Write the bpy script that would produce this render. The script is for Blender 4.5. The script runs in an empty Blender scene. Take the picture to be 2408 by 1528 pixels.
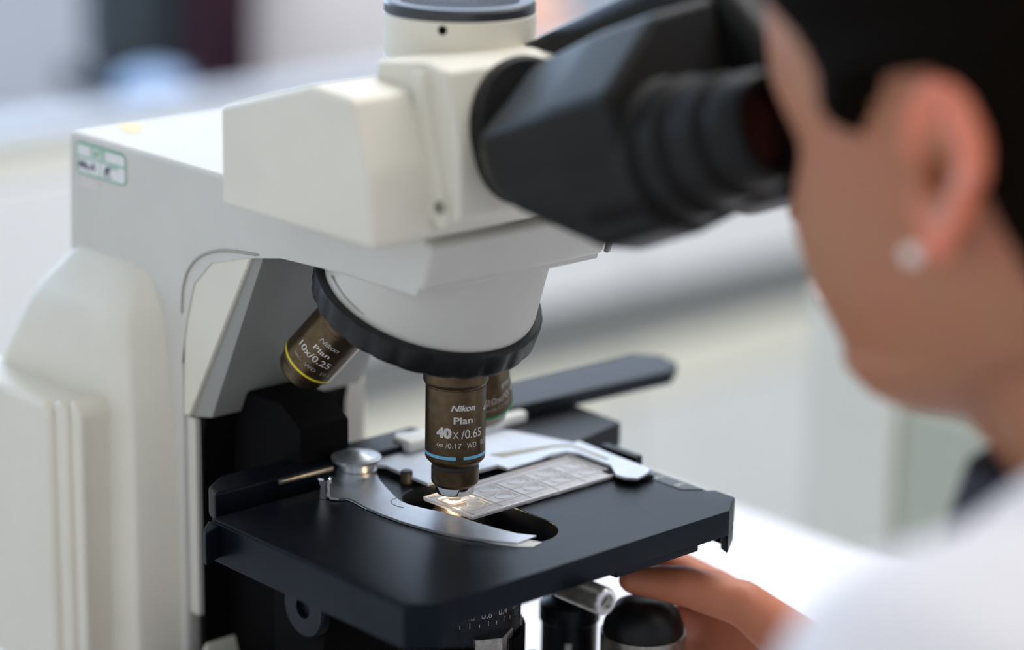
import bpy, bmesh, math, random
from mathutils import Vector, Matrix
random.seed(7)
S = 0.001; ZF = 1050.0            # millimetres in, metres out; the floor is at z = 0, the slide plane at 1.05 m
def V(x, y, z): return Vector((x*S, y*S, (z+ZF)*S))
sc = bpy.context.scene; COL = sc.collection
# ---------------------------------------------------------------- camera, world, light, exposure
cam = bpy.data.cameras.new('camera'); co = bpy.data.objects.new('camera', cam); COL.objects.link(co); sc.camera = co
cam.sensor_width = 36.0; cam.lens = 6070/2408*36; cam.clip_start = 0.05; cam.clip_end = 60
Rv = Vector((0.67343, 0.73908, 0.01594)).normalized(); Fv = Vector((-0.70783, 0.65088, -0.27446)).normalized()
Uv = Rv.cross(Fv).normalized()
co.matrix_world = Matrix.Translation(V(736.3, -647.3, 355.3)) @ Matrix((Rv, Uv, -Fv)).transposed().to_4x4()
cam.dof.use_dof = True; cam.dof.focus_distance = 1.028; cam.dof.aperture_fstop = 2.9; cam.dof.aperture_blades = 0
sc.view_settings.view_transform = 'Standard'; sc.view_settings.look = 'None'; sc.view_settings.gamma = 1
sc.view_settings.use_curve_mapping = False; sc.view_settings.exposure = 0.0
w = bpy.data.worlds.new('world'); sc.world = w; w.use_nodes = True
bg = w.node_tree.nodes['Background']; bg.inputs[0].default_value = (0.91, 0.95, 1.0, 1); bg.inputs[1].default_value = 0.86
def area(name, loc, tgt, sx, sy, power, col):
    l = bpy.data.lights.new(name, 'AREA'); l.shape = 'RECTANGLE'; l.size = sx; l.size_y = sy; l.energy = power; l.color = col
    o = bpy.data.objects.new(name, l); COL.objects.link(o); o.location = V(*loc)
    d = V(*tgt)-V(*loc); o.rotation_euler = d.to_track_quat('-Z', 'Y').to_euler(); return o
area('ceiling_light_over_bench', (650, 350, 1560), (450, 250, 0), 2.2, 2.2, 19, (1.0, 0.955, 0.90))
area('added_aisle_fill', (-650, 1300, 1560), (-700, 1300, 0), 1.6, 2.6, 42, (1.0, 0.98, 0.96))  # added fill to brighten the far counter, no known lamp
area('window_daylight', (-3300, 1900, 1000), (0, 0, 50), 3.4, 1.6, 12, (0.86, 0.93, 1.0))

# ---------------------------------------------------------------- materials
def mat(name, col, rough=0.5, metal=0.0, noise=0.0, nscale=200, bump=0.0, bscale=900, bdist=0.0002, **kw):
    m = bpy.data.materials.new(name); m.use_nodes = True; nt = m.node_tree; b = nt.nodes['Principled BSDF']
    b.inputs['Base Color'].default_value = (*col, 1); b.inputs['Roughness'].default_value = rough; b.inputs['Metallic'].default_value = metal
    for k, v in kw.items():
        if k in b.inputs: b.inputs[k].default_value = v
    tc = nt.nodes.new('ShaderNodeTexCoord')
    if noise > 0:
        n = nt.nodes.new('ShaderNodeTexNoise'); n.inputs['Scale'].default_value = nscale; n.inputs['Detail'].default_value = 4
        nt.links.new(tc.outputs['Object'], n.inputs['Vector'])
        r = nt.nodes.new('ShaderNodeMapRange'); r.inputs[1].default_value = 0.3; r.inputs[2].default_value = 0.7
        r.inputs[3].default_value = 1-noise; r.inputs[4].default_value = 1+noise
        nt.links.new(n.outputs['Fac'], r.inputs[0])
        mx = nt.nodes.new('ShaderNodeVectorMath'); mx.operation = 'SCALE'; mx.inputs[0].default_value = col
        nt.links.new(r.outputs[0], mx.inputs['Scale']); nt.links.new(mx.outputs[0], b.inputs['Base Color'])
    if bump > 0:
        n2 = nt.nodes.new('ShaderNodeTexNoise'); n2.inputs['Scale'].default_value = bscale; n2.inputs['Detail'].default_value = 3
        nt.links.new(tc.outputs['Object'], n2.inputs['Vector'])
        bp = nt.nodes.new('ShaderNodeBump'); bp.inputs['Strength'].default_value = bump; bp.inputs['Distance'].default_value = bdist
        nt.links.new(n2.outputs['Fac'], bp.inputs['Height']); nt.links.new(bp.outputs[0], b.inputs['Normal'])
    return m
M = {}
M['cream'] = mat('cream_enamel', (0.72, 0.69, 0.59), 0.42, noise=0.03, nscale=30, bump=0.25, bscale=900)
M['creamgrey'] = mat('pale_grey_enamel', (0.60, 0.59, 0.54), 0.42, noise=0.03, nscale=30, bump=0.25, bscale=900)
M['groove'] = mat('grey_groove', (0.34, 0.33, 0.27), 0.6)  # even grey for seams and engravings; on the cone it paints shade
M['black'] = mat('black_anodised', (0.008, 0.009, 0.012), 0.36, noise=0.25, nscale=160, bump=0.2, bscale=1500, bdist=0.00015, **{'Specular IOR Level': 0.22, 'Specular Tint': (0.75, 0.88, 1.0, 1)})
M['blackstage'] = mat('black_stage_coating', (0.005, 0.0065, 0.010), 0.30, noise=0.3, nscale=60, bump=0.25, bscale=2500, bdist=0.00008, **{'Specular IOR Level': 0.15, 'Specular Tint': (0.58, 0.78, 1.0, 1)})
M['blackmatt'] = mat('black_matt', (0.0025, 0.0025, 0.003), 0.7, **{'Specular IOR Level': 0.08})
M['rubber'] = mat('black_ring_plastic', (0.006, 0.0065, 0.007), 0.42, bump=0.2, bscale=1200, **{'Specular IOR Level': 0.3})
M['binoc'] = mat('black_binocular_paint', (0.009, 0.0095, 0.009), 0.42, noise=0.15, nscale=40, **{'Specular IOR Level': 0.16})
M['brown'] = mat('bronze_anodised_barrel', (0.105, 0.073, 0.040), 0.33, metal=0.85, noise=0.22, nscale=350, bump=0.15, bscale=2500, bdist=0.00005)
M['groovedark'] = mat('dark_groove', (0.02, 0.016, 0.012), 0.5)
M['chrome'] = mat('chrome', (0.72, 0.73, 0.74), 0.12, metal=1.0)
M['steel'] = mat('brushed_steel', (0.50, 0.53, 0.57), 0.36, metal=0.9, noise=0.10, nscale=60, bump=0.15, bscale=1800)
M['steelbright'] = mat('bright_steel', (0.54, 0.59, 0.66), 0.42, metal=0.45, noise=0.06, nscale=80)
M['steeldirty'] = mat('worn_steel', (0.34, 0.33, 0.30), 0.35, metal=0.9, noise=0.25, nscale=400)
M['print'] = mat('white_print', (0.62, 0.60, 0.57), 0.5)
M['printdim'] = mat('grey_print', (0.36, 0.33, 0.30), 0.5)
M['blueband'] = mat('light_blue_band', (0.16, 0.48, 0.72), 0.4)
M['yellowband'] = mat('yellow_band', (0.75, 0.62, 0.02), 0.4)
M['greenband'] = mat('green_band', (0.02, 0.30, 0.14), 0.4)
M['capblue'] = mat('black_plastic_cap', (0.03, 0.033, 0.04), 0.32)
M['whiteband'] = mat('white_plastic', (0.75, 0.76, 0.74), 0.45)
M['acrylic'] = mat('clear_acrylic', (0.96, 0.95, 0.96), 0.06, **{'Transmission Weight': 0.64, 'IOR': 1.3})
M['acrylicrim'] = mat('clear_acrylic_rim', (0.97, 0.96, 0.97), 0.08, **{'Transmission Weight': 0.30, 'IOR': 1.45})
M['bench'] = mat('white_laminate', (0.79, 0.785, 0.82), 0.35, noise=0.015, nscale=8)
M['wall'] = mat('pale_wall', (0.72, 0.70, 0.71), 0.7, noise=0.03, nscale=3)
M['floor'] = mat('grey_floor', (0.52, 0.53, 0.52), 0.45, noise=0.05, nscale=6)
M['panelwhite'] = mat('white_panel', (0.84, 0.85, 0.87), 0.5, noise=0.02, nscale=6)
M['panelgrey'] = mat('light_grey_panel', (0.78, 0.80, 0.80), 0.5, noise=0.03, nscale=6)
M['panelcream'] = mat('cream_panel', (0.82, 0.81, 0.70), 0.5, noise=0.03, nscale=6)
M['paneldark'] = mat('shadow_gap_grey', (0.22, 0.23, 0.23), 0.6)
M['ledge'] = mat('ledge_blue_sheen', (0.62, 0.68, 0.79), 0.5)  # blue of the window's reflection put into the ledge colour
M['beige'] = mat('beige_panel', (0.80, 0.79, 0.72), 0.6, noise=0.03, nscale=6)
M['green'] = mat('grey_green_panel', (0.50, 0.52, 0.44), 0.7, noise=0.05, nscale=6)
M['slate'] = mat('slate_fabric', (0.055, 0.072, 0.09), 0.85, noise=0.2, nscale=30, bump=0.4, bscale=500)
M['lightblue'] = mat('pale_blue_vinyl', (0.36, 0.52, 0.80), 0.4)
M['maroon'] = mat('maroon_cloth', (0.055, 0.018, 0.035), 0.8, noise=0.2, nscale=20)
M['coat'] = mat('white_cotton', (0.78, 0.755, 0.775), 0.85, noise=0.02, nscale=15, bump=0.3, bscale=1600, bdist=0.0002)
M['navy'] = mat('navy_cloth', (0.018, 0.02, 0.032), 0.85)
M['trousers'] = mat('dark_trousers', (0.03, 0.032, 0.04), 0.85)
M['pearl'] = mat('pearl', (0.85, 0.75, 0.68), 0.2, metal=0.3)
M['paper'] = mat('paper', (0.86, 0.86, 0.9), 0.6)
M['blueplastic'] = mat('blue_plastic', (0.10, 0.22, 0.42), 0.4)
M['window_frame'] = mat('white_frame', (0.8, 0.8, 0.8), 0.4)
def emis(name, col, st):
    m = bpy.data.materials.new(name); m.use_nodes = True; nt = m.node_tree; nt.nodes.clear()
    e = nt.nodes.new('ShaderNodeEmission'); e.inputs[0].default_value = (*col, 1); e.inputs[1].default_value = st
    o = nt.nodes.new('ShaderNodeOutputMaterial'); nt.links.new(e.outputs[0], o.inputs[0]); return m
M['lamp'] = emis('halogen_lamp_glow', (1.0, 0.72, 0.42), 300)
M['skylight'] = emis('daylight_outside_window', (0.50, 0.71, 1.0), 6.0)
M['tube'] = emis('ceiling_diffuser_glow', (1.0, 0.97, 0.92), 3.5)
def skin_mat():
    m = bpy.data.materials.new('skin'); m.use_nodes = True; nt = m.node_tree; b = nt.nodes['Principled BSDF']
    tc = nt.nodes.new('ShaderNodeTexCoord'); n = nt.nodes.new('ShaderNodeTexNoise'); n.inputs['Scale'].default_value = 26; n.inputs['Detail'].default_value = 3
    nt.links.new(tc.outputs['Object'], n.inputs['Vector'])
    r = nt.nodes.new('ShaderNodeValToRGB'); r.color_ramp.elements[0].position = 0.36; r.color_ramp.elements[1].position = 0.66
    r.color_ramp.elements[0].color = (0.39, 0.165, 0.078, 1); r.color_ramp.elements[1].color = (0.41, 0.15, 0.075, 1)
    nt.links.new(n.outputs['Fac'], r.inputs[0])
    at = nt.nodes.new('ShaderNodeAttribute'); at.attribute_name = 'flush_glow'
    mx = nt.nodes.new('ShaderNodeMix'); mx.data_type = 'RGBA'; nt.links.new(at.outputs['Fac'], mx.inputs[0])
    nt.links.new(r.outputs[0], mx.inputs[6]); mx.inputs[7].default_value = (0.80, 0.23, 0.13, 1)
    nt.links.new(mx.outputs[2], b.inputs['Base Color']); b.inputs['Roughness'].default_value = 0.5
    b.inputs['Subsurface Weight'].default_value = 0.15; b.inputs['Subsurface Radius'].default_value = (0.012, 0.004, 0.002); b.inputs['Subsurface Scale'].default_value = 1.0
    return m
M['skin'] = skin_mat()
def hair_mat():
    m = bpy.data.materials.new('hair'); m.use_nodes = True; nt = m.node_tree; b = nt.nodes['Principled BSDF']
    tc = nt.nodes.new('ShaderNodeTexCoord'); mp = nt.nodes.new('ShaderNodeMapping'); mp.inputs['Scale'].default_value = (25, 160, 160)
    mp.inputs['Rotation'].default_value = (0, math.radians(25), 0)
    n = nt.nodes.new('ShaderNodeTexNoise'); n.inputs['Scale'].default_value = 5; n.inputs['Detail'].default_value = 4
    nt.links.new(tc.outputs['Object'], mp.inputs[0]); nt.links.new(mp.outputs[0], n.inputs['Vector'])
    r = nt.nodes.new('ShaderNodeValToRGB'); r.color_ramp.elements[0].color = (0.0015, 0.001, 0.0007, 1); r.color_ramp.elements[1].color = (0.007, 0.0045, 0.0025, 1)
    nt.links.new(n.outputs['Fac'], r.inputs[0]); nt.links.new(r.outputs[0], b.inputs['Base Color']); b.inputs['Roughness'].default_value = 0.55; b.inputs['Specular IOR Level'].default_value = 0.02
    bp = nt.nodes.new('ShaderNodeBump'); bp.inputs['Strength'].default_value = 0.6; bp.inputs['Distance'].default_value = 0.001
    nt.links.new(n.outputs['Fac'], bp.inputs['Height']); nt.links.new(bp.outputs[0], b.inputs['Normal']); return m
M['hair'] = hair_mat()

# ---------------------------------------------------------------- helpers
WN = []
def link(name, me, parent=None, m=None, smooth=True, angle=35):
    o = bpy.data.objects.new(name, me); COL.objects.link(o)
    if m is not None: me.materials.append(m)
    if smooth:
        for p in me.polygons: p.use_smooth = True
        me.set_sharp_from_angle(angle=math.radians(angle))
        if angle < 90 and len(me.polygons) < 60000: WN.append(o)
    if parent is not None:
        o.parent = parent; o.matrix_parent_inverse = parent_world(parent).inverted()
    return o
def parent_world(p):
    m = p.matrix_basis.copy()
    if p.parent: m = parent_world(p.parent) @ p.matrix_parent_inverse @ m
    return m
def fin(name, bm, m, parent=None, smooth=True, angle=35):
    bmesh.ops.recalc_face_normals(bm, faces=bm.faces)
    me = bpy.data.meshes.new(name); bm.to_mesh(me); bm.free()
    if hasattr(m, 'name') or m is None: return link(name, me, parent, m, smooth, angle)
def tag(o, label, cat=None, group=None, kind=None):
    if label: o['label'] = label
    if cat: o['category'] = cat
    if group: o['group'] = group
    if kind: o['kind'] = kind
    return o
def thing(name, label, cat, loc=(0, 0, 0), group=None):
    o = bpy.data.objects.new(name, None); COL.objects.link(o); o.location = V(*loc); o.empty_display_size = 0.02
    return tag(o, label, cat, group)
def prism(bm, pts, lo, hi, axis='y', bev=0.0, seg=2, taper=None):
    """extrude polygon pts between lo and hi along axis. y: pts are (x,z); z: pts are (x,y); x: pts are (y,z)"""
    def P(a, b, t):
        return {'y': V(a, t, b), 'z': V(a, b, t), 'x': V(t, a, b)}[axis]
    v0 = [bm.verts.new(P(a, b, lo)) for a, b in pts]
    top = taper or pts
    v1 = [bm.verts.new(P(a, b, hi)) for a, b in top]
    n = len(pts); fs = [bm.faces.new(v0[::-1]), bm.faces.new(v1)]
    for i in range(n): fs.append(bm.faces.new((v0[i], v0[(i+1) % n], v1[(i+1) % n], v1[i])))
    if bev > 0:
        es = set()
        for f in fs:
            for e in f.edges: es.add(e)
        bmesh.ops.bevel(bm, geom=list(es), offset=bev*S, segments=seg, profile=0.5, affect='EDGES', clamp_overlap=True)
    return fs
def box(bm, x0, x1, y0, y1, z0, z1, bev=0.0, seg=2):
    return prism(bm, [(x0, y0), (x1, y0), (x1, y1), (x0, y1)], z0, z1, 'z', bev, seg)
def frame(d):
    d = Vector(d).normalized(); a = Vector((0, 0, 1)) if abs(d.z) < 0.9 else Vector((1, 0, 0))
    u = a.cross(d).normalized(); return d, u, d.cross(u).normalized()
def lathe(bm, o, d, prof, n=64, closed=True):
    """prof: list of (distance along d, radius) in mm"""
    d, u, v = frame(d); o = Vector(o); rings = []
    for s, r in prof:
        c = o + d*s
        if r <= 1e-6: rings.append([bm.verts.new(V(*c))]); continue
        rings.append([bm.verts.new(V(*(c + (u*math.cos(2*math.pi*i/n) + v*math.sin(2*math.pi*i/n))*r))) for i in range(n)])
    for a, b in zip(rings, rings[1:]):
        if len(a) == 1 and len(b) == 1: continue
        for i in range(n):
            j = (i+1) % n
            if len(a) == 1: bm.faces.new((a[0], b[i], b[j]))
            elif len(b) == 1: bm.faces.new((a[i], b[0], a[j]))
            else: bm.faces.new((a[i], b[i], b[j], a[j]))
    if closed:
        if len(rings[0]) > 1: bm.faces.new(rings[0][::-1])
        if len(rings[-1]) > 1: bm.faces.new(rings[-1])
def tube(bm, pts, r, n=10, cap=True):
    """pts in mm, r number or list"""
    P = [Vector(p) for p in pts]; k = len(P); rr = r if isinstance(r, (list, tuple)) else [r]*k; prev = None; rings = []
    for i in range(k):
        t = (P[min(i+1, k-1)] - P[max(i-1, 0)]).normalized()
        if prev is None: _, u, v = frame(t)
        else:
            u = (prev - t*prev.dot(t)).normalized(); v = t.cross(u)
        prev = u
        rings.append([bm.verts.new(V(*(P[i] + (u*math.cos(2*math.pi*j/n)+v*math.sin(2*math.pi*j/n))*rr[i]))) for j in range(n)])
    for a, b in zip(rings, rings[1:]):
        for i in range(n): bm.faces.new((a[i], a[(i+1) % n], b[(i+1) % n], b[i]))
    if cap: bm.faces.new(rings[0][::-1]); bm.faces.new(rings[-1])
def B(): return bmesh.new()
def smooth_poly(pts, sub=6, closed=True):
    """Catmull-Rom through pts"""
    n = len(pts); out = []
    for i in range(n if closed else n-1):
        p0 = pts[(i-1) % n] if closed or i > 0 else pts[0]; p1 = pts[i]; p2 = pts[(i+1) % n]
        p3 = pts[(i+2) % n] if closed or i+2 < n else pts[-1]
        for k in range(sub):
            t = k/sub
            out.append(tuple(0.5*((2*b)+(-a+c)*t+(2*a-5*b+4*c-d)*t*t+(-a+3*b-3*c+d)*t**3) for a, b, c, d in zip(p0, p1, p2, p3)))
    if not closed: out.append(tuple(pts[-1]))
    return out
def apply_mods(o):
    dg = bpy.context.evaluated_depsgraph_get(); me = bpy.data.meshes.new_from_object(o.evaluated_get(dg)); old = o.data
    o.modifiers.clear(); o.data = me; return o
def text_mesh(txt, bold=0.0, shear=0.0):
    """flat text as verts/faces, x from 0, cap height 1"""
    cu = bpy.data.curves.new('text', 'FONT'); cu.body = txt; cu.size = 1.0; cu.offset = bold; cu.shear = shear; cu.resolution_u = 4
    o = bpy.data.objects.new('text', cu); COL.objects.link(o)
    dg = bpy.context.evaluated_depsgraph_get(); me = bpy.data.meshes.new_from_object(o.evaluated_get(dg))
    bm = bmesh.new(); bm.from_mesh(me); bpy.data.objects.remove(o); bpy.data.meshes.remove(me); bpy.data.curves.remove(cu)
    return bm
CAPH = 0.70
def text_on_cylinder(name, parent, txt, o, d, r, s, ang0, ang1, cap, m, camv, bold=0.0, shear=0.0, off=0.06, flip=1):
    """text round a barrel: axis o+d*s (d points to the tip), angle 0 faces camv, letters' tops point to -d"""
    bm = text_mesh(txt, bold, shear)
    xs = [v.co.x for v in bm.verts]; x0, x1 = min(xs), max(xs)
    for k in range(1, int((x1-x0)/0.12)):
        x = x0 + 0.12*k
        bmesh.ops.bisect_plane(bm, geom=bm.verts[:]+bm.edges[:]+bm.faces[:], plane_co=(x, 0, 0), plane_no=(1, 0, 0))
    d = Vector(d).normalized(); c = Vector(camv); c = (c - d*c.dot(d)).normalized(); rt = (-d).cross(c).normalized()
    rt = rt if flip > 0 else -rt
    for v in bm.verts:
        a = math.radians(ang0 + (ang1-ang0)*(v.co.x-x0)/(x1-x0)); h = v.co.y/CAPH*cap - cap/2
        p = Vector(o) + d*(s-h) + (c*math.cos(a) + rt*math.sin(a))*(r+off)
        v.co = V(*p)
    me = bpy.data.meshes.new(name); bm.to_mesh(me); bm.free()
    return link(name, me, parent, m, False)
def text_on_plane(name, parent, txt, org, ex, ey, w_, cap, m, bold=0.0, shear=0.0, keep=False):
    bm = text_mesh(txt, bold, shear); xs = [v.co.x for v in bm.verts]; x0, x1 = min(xs), max(xs)
    ex = Vector(ex).normalized(); ey = Vector(ey).normalized()
    for v in bm.verts: v.co = V(*(Vector(org) + ex*(w_*(v.co.x-x0)/(x1-x0)) + ey*(v.co.y/CAPH*cap)))
    me = bpy.data.meshes.new(name); bm.to_mesh(me); bm.free()
    return link(name, me, parent, m, False)
CAMD = Vector((736, -647, 300)).normalized()

# ================================================================= SETTING
bm = B(); box(bm, -4600, 2600, -2600, 4200, -1090, -1050); tag(fin('floor', bm, M['floor'], smooth=False), 'pale grey laboratory floor', kind='structure')
bm = B(); box(bm, -4600, 2600, -2600, 4200, 1650, 1700); tag(fin('ceiling', bm, M['wall'], smooth=False), 'white ceiling', kind='structure')
bm = B()
box(bm, -4500, -4380, -2600, 4200, -1050, -50)
box(bm, -4500, -4380, -2600, 4200, 1500, 1650)
for y0, y1 in ((-2600, -2300), (-50, 150), (2350, 2550), (4000, 4200)): box(bm, -4500, -4380, y0, y1, -50, 1500)
tag(fin('wall_back', bm, M['wall'], smooth=False), 'pale blue-grey wall with tall windows behind the benches', kind='structure')
for i, (y0, y1) in enumerate(((-2300, -50), (150, 2350), (2550, 4000))):
    wr = bpy.data.objects.new('window_%d' % (i+1), None); COL.objects.link(wr); wr.location = V(-4440, (y0+y1)/2, -50)
    tag(wr, 'tall bright window in the far wall', kind='structure')
    bm = B(); box(bm, -4470, -4464, y0, y1, -50, 1500); fin('pane', bm, M['skylight'], wr, smooth=False)
    bm = B()
    for a, b in ((y0, y0+50), (y1-50, y1), ((y0+y1)/2-25, (y0+y1)/2+25)): box(bm, -4460, -4410, a, b, -50, 1500, 4)
    for a, b in ((-50, 0), (1450, 1500)): box(bm, -4459, -4411, y0, y1, a, b, 4)
    fin('window_frame', bm, M['window_frame'], wr)
bm = B(); box(bm, -4378, 2600, 4100, 4200, -1050, 1650); tag(fin('wall_right', bm, M['wall'], smooth=False), 'plain pale wall at the far end', kind='structure')
bm = B(); box(bm, -4380, -4365, -2600, 4098, -1050, -950, 2); tag(fin('baseboard_back', bm, M['panelgrey']), 'grey skirting along the far wall', kind='structure')

# ================================================================= FAR BENCH (parallel to y, front face at x = -1390)
fb = thing('partition_counter', 'long white counter with a ledge tinted with a blue window sheen running behind the microscope', 'counter', (-1430, 900, -1050))
Y0, Y1 = -900, 3400
bm = B(); box(bm, -1430, -1384, Y0, Y1, -168, -150, 3); fin('ledge', bm, M['ledge'], fb)
bm = B(); box(bm, -1410, -1392, Y0, Y1, -1050, -168.5, 0); fin('carcass', bm, M['paneldark'], fb, smooth=False)  # dark colour paints the shadow in the gap below the drawers
ZB1, ZB2 = -452, -534; y = Y0+4
while y < Y1-20:
    bm = B(); box(bm, -1391.5, -1383, y, y+592, -196, -172, 2); fin('edge_strip', bm, M['panelcream'], fb)
    bm = B(); box(bm, -1391.5, -1372, y, y+592, ZB1, -200, 3); fin('drawer_front', bm, M['panelwhite'], fb)
    bm = B(); box(bm, -1391.5, -1378, y, y+592, -603, ZB2, 3); fin('lower_rail', bm, M['panelcream'], fb)
    bm = B(); box(bm, -1391.5, -1372, y, y+592, -1000, -607, 3); fin('cabinet_panel', bm, M['panelgrey'], fb)
    y += 598
# chair behind the counter
ch = thing('office_chair', 'slate grey chair with a pale blue rounded seat pushed against the ledge', 'chair', (-1620, 720, -1050))
def rbox(bm, x0, x1, y0, y1, z0, z1, bev, seg=5): box(bm, x0, x1, y0, y1, z0, z1, bev, seg)
bm = B(); rbox(bm, -1540, -1470, 858, 930, -215, -138, 26); fin('seat', bm, M['lightblue'], ch)
bm = B(); rbox(bm, -1765, -1697, 965, 1110, -195, 330, 28); fin('backrest', bm, M['slate'], ch)
bm = B(); rbox(bm, -1712, -1530, 905, 925, -195, -165, 8); fin('seat_bracket', bm, M['slate'], ch)
bm = B(); lathe(bm, (-1580, 905, -1000), (0, 0, 1), [(0, 24), (400, 24), (402, 16), (800, 16)], 24); fin('gas_column', bm, M['blackmatt'], ch)
for i in range(5):
    a = i*2*math.pi/5; bm = B(); tube(bm, [(-1580, 905, -980), (-1580+90*math.cos(a), 905+90*math.sin(a), -1015), (-1580+110*math.cos(a), 905+110*math.sin(a), -1030)], [16, 13, 11]); fin('leg', bm, M['blackmatt'], ch)
# end cabinet past our bench
ec = thing('filing_cabinet', 'beige and grey-green cabinet standing on the floor beyond the end of the white bench', 'cabinet', (-230, 640, -1050))
bm = B(); box(bm, -321, -60, 605, 900, -1048, -73, 4); fin('body', bm, M['green'], ec)
bm = B(); box(bm, -322, -248, 588, 604.5, -1040, -75, 3); fin('front_panel', bm, M['beige'], ec)
for z in (-380, -660, -940):
    bm = B(); box(bm, -246, -62, 592, 604.5, z-130, z+250-8 if z > -400 else z+142, 3); fin('drawer', bm, M['green'], ec)

# ================================================================= OUR BENCH
wb_ = thing('lab_bench', 'bright white laboratory bench under the microscope', 'bench', (0, 0, -1050))
bm = B(); box(bm, -300, 262, -900, 396, -180, -150, 3); fin('worktop', bm, M['bench'], wb_)
bm = B(); box(bm, -280, 180, 345, 380, -1050, -180.5, 2); fin('end_panel', bm, M['panelgrey'], wb_)
bm = B(); box(bm, -280, 180, -880, -845, -1050, -180.5, 2); fin('end_panel', bm, M['panelgrey'], wb_)
bm = B(); box(bm, -285, -262, -844, 344, -1050, -180.5, 2); fin('back_panel', bm, M['panelgrey'], wb_)

# ================================================================= MICROSCOPE
ms = thing('microscope', 'large cream trinocular microscope with black stage and bronze objectives, in use', 'microscope', (-60, 0, -150))
# arm: side faces at y = +-47
W = 47
arm = [(-219, 126.5), (-202.5, 126.5), (29, 126.5), (40, 122), (34, 103.5), (-21, 101), (-52, 99.5), (-76, 97), (-100, 90), (-113, 78), (-119, 60), (-121, 40), (-121, -140), (-203, -140), (-203, 60), (-203, 78)][1:]
bm = B(); prism(bm, arm, -W, W, 'y', 2.2, 3); fin('arm', bm, M['creamgrey'], ms, angle=40)
# arch lip that frames the side panel, a raised rib
bm = B(); tube(bm, smooth_poly([(-120, -47.2, 62), (-118.5, -47.2, 74), (-113, -47.2, 84), (-103, -47.2, 91), (-88, -47.2, 95.5), (-66, -47.2, 98)], 6, False), [0.3] + [0.6]*29 + [0.2], 8); fin('panel_seam', bm, M['groove'], ms)
# column face panel: slanted front edge, (585,595)->(445,970)
bm = B(); prism(bm, [(-119, 60), (-113, 80), (-100, 90), (-76, 96.5), (-72, 96.5), (-117, 17.5), (-121, 17.5)], -46.6, 46.6, 'y', 0.6, 1); fin('column_front', bm, M['cream'], ms)
bm = B(); prism(bm, [(-72, 96.8), (-66, 96.8), (-103, 20), (-117, 17)], -45, 35, 'y', 0.8, 2); fin('front_plate', bm, mat('grey_paint', (0.27, 0.27, 0.25), 0.4), ms)
bm = B(); prism(bm, [(-120, 17), (-113.5, 17), (-113.5, -72), (-120, -72)], -46, 46, 'y', 0.8, 2); fin('lower_front_plate', bm, M['creamgrey'], ms)
# lower body bulge
def loft(bm, secs, closed=True):
    rings = [[bm.verts.new(V(*p)) for p in s] for s in secs]; n = len(rings[0])
    for a, b in zip(rings, rings[1:]):
        for i in range(n if closed else n-1): bm.faces.new((a[i], b[i], b[(i+1) % n], a[(i+1) % n]))
    if closed: bm.faces.new(rings[0][::-1]); bm.faces.new(rings[-1])
bm = B()
def bulge(z, xf, xb, yo): return [(xf, -46, z), (xf-8, -yo+1.5, z), (xf-22, -yo, z), (xb+8, -yo, z), (xb, -yo+8, z), (xb, yo-8, z), (xb+8, yo, z), (xf-22, yo, z), (xf-8, yo-1.5, z), (xf, 46, z)]
loft(bm, [bulge(77.5, -149, -201, 47.2), bulge(74, -140, -206, 50), bulge(60, -134, -215, 60), bulge(52, -132, -221, 62.5), bulge(25, -129, -240, 64), bulge(5, -127, -252, 65), bulge(-60, -125, -258, 66), bulge(-112, -125, -260, 66)])
o = fin('column_cover', bm, M['cream'], ms, angle=180)
md = o.modifiers.new('b', 'BEVEL'); md.width = 0.003; md.segments = 4; md.limit_method = 'ANGLE'; md.angle_limit = math.radians(18); apply_mods(o)
# rear lamp housing with ribs
hs = None
for k, (x1, z1, yo) in enumerate(((-150.5, 21, 79.2), (-158, 19.5, 81.2), (-167.5, 17.5, 83.6))):
    x0 = (-158.8, -168.3, -300)[k]
    bm = B(); prism(bm, [(x0, -112), (x1, -112), (x1, z1-5), (x1-4, z1), (x0, z1)], -yo, -58, 'y', 2.4 if k < 2 else 5, 4)
    fin('side_cover_rib' if k < 2 else 'side_cover', bm, M['cream'], ms)
# base
bm = B(); prism(bm, [(-215, -149), (150, -149), (150, -132), (60, -116), (-60, -135), (-96, -125), (-104, -100), (-110, -82), (-122, -112), (-215, -112)], -47, 47, 'y', 3, 3); fin('base', bm, M['cream'], ms)
bm = B(); lathe(bm, (0, 0, -118), (0, 0, 1), [(0, 34), (9, 34), (10, 32), (10, 22), (8.5, 20), (8.5, 0)], 48); fin('field_lens', bm, M['black'], ms)
for y in (-60, 60):
    for x in (-200, 130):
        bm = B(); lathe(bm, (x, y*0.65, -148.5), (0, 0, -1), [(-3, 8), (0, 8)], 20); fin('foot', bm, M['blackmatt'], ms)
for s_ in (-1, 1):
    bm = B(); pr = [(0, 30), (14, 30), (15, 28), (15, 20), (30, 20), (31, 18.5), (31, 0)]
    lathe(bm, (-95, s_*47.5, -116), (0, s_, 0), pr, 48); fin('focus_knob', bm, M['black'], ms)
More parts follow.
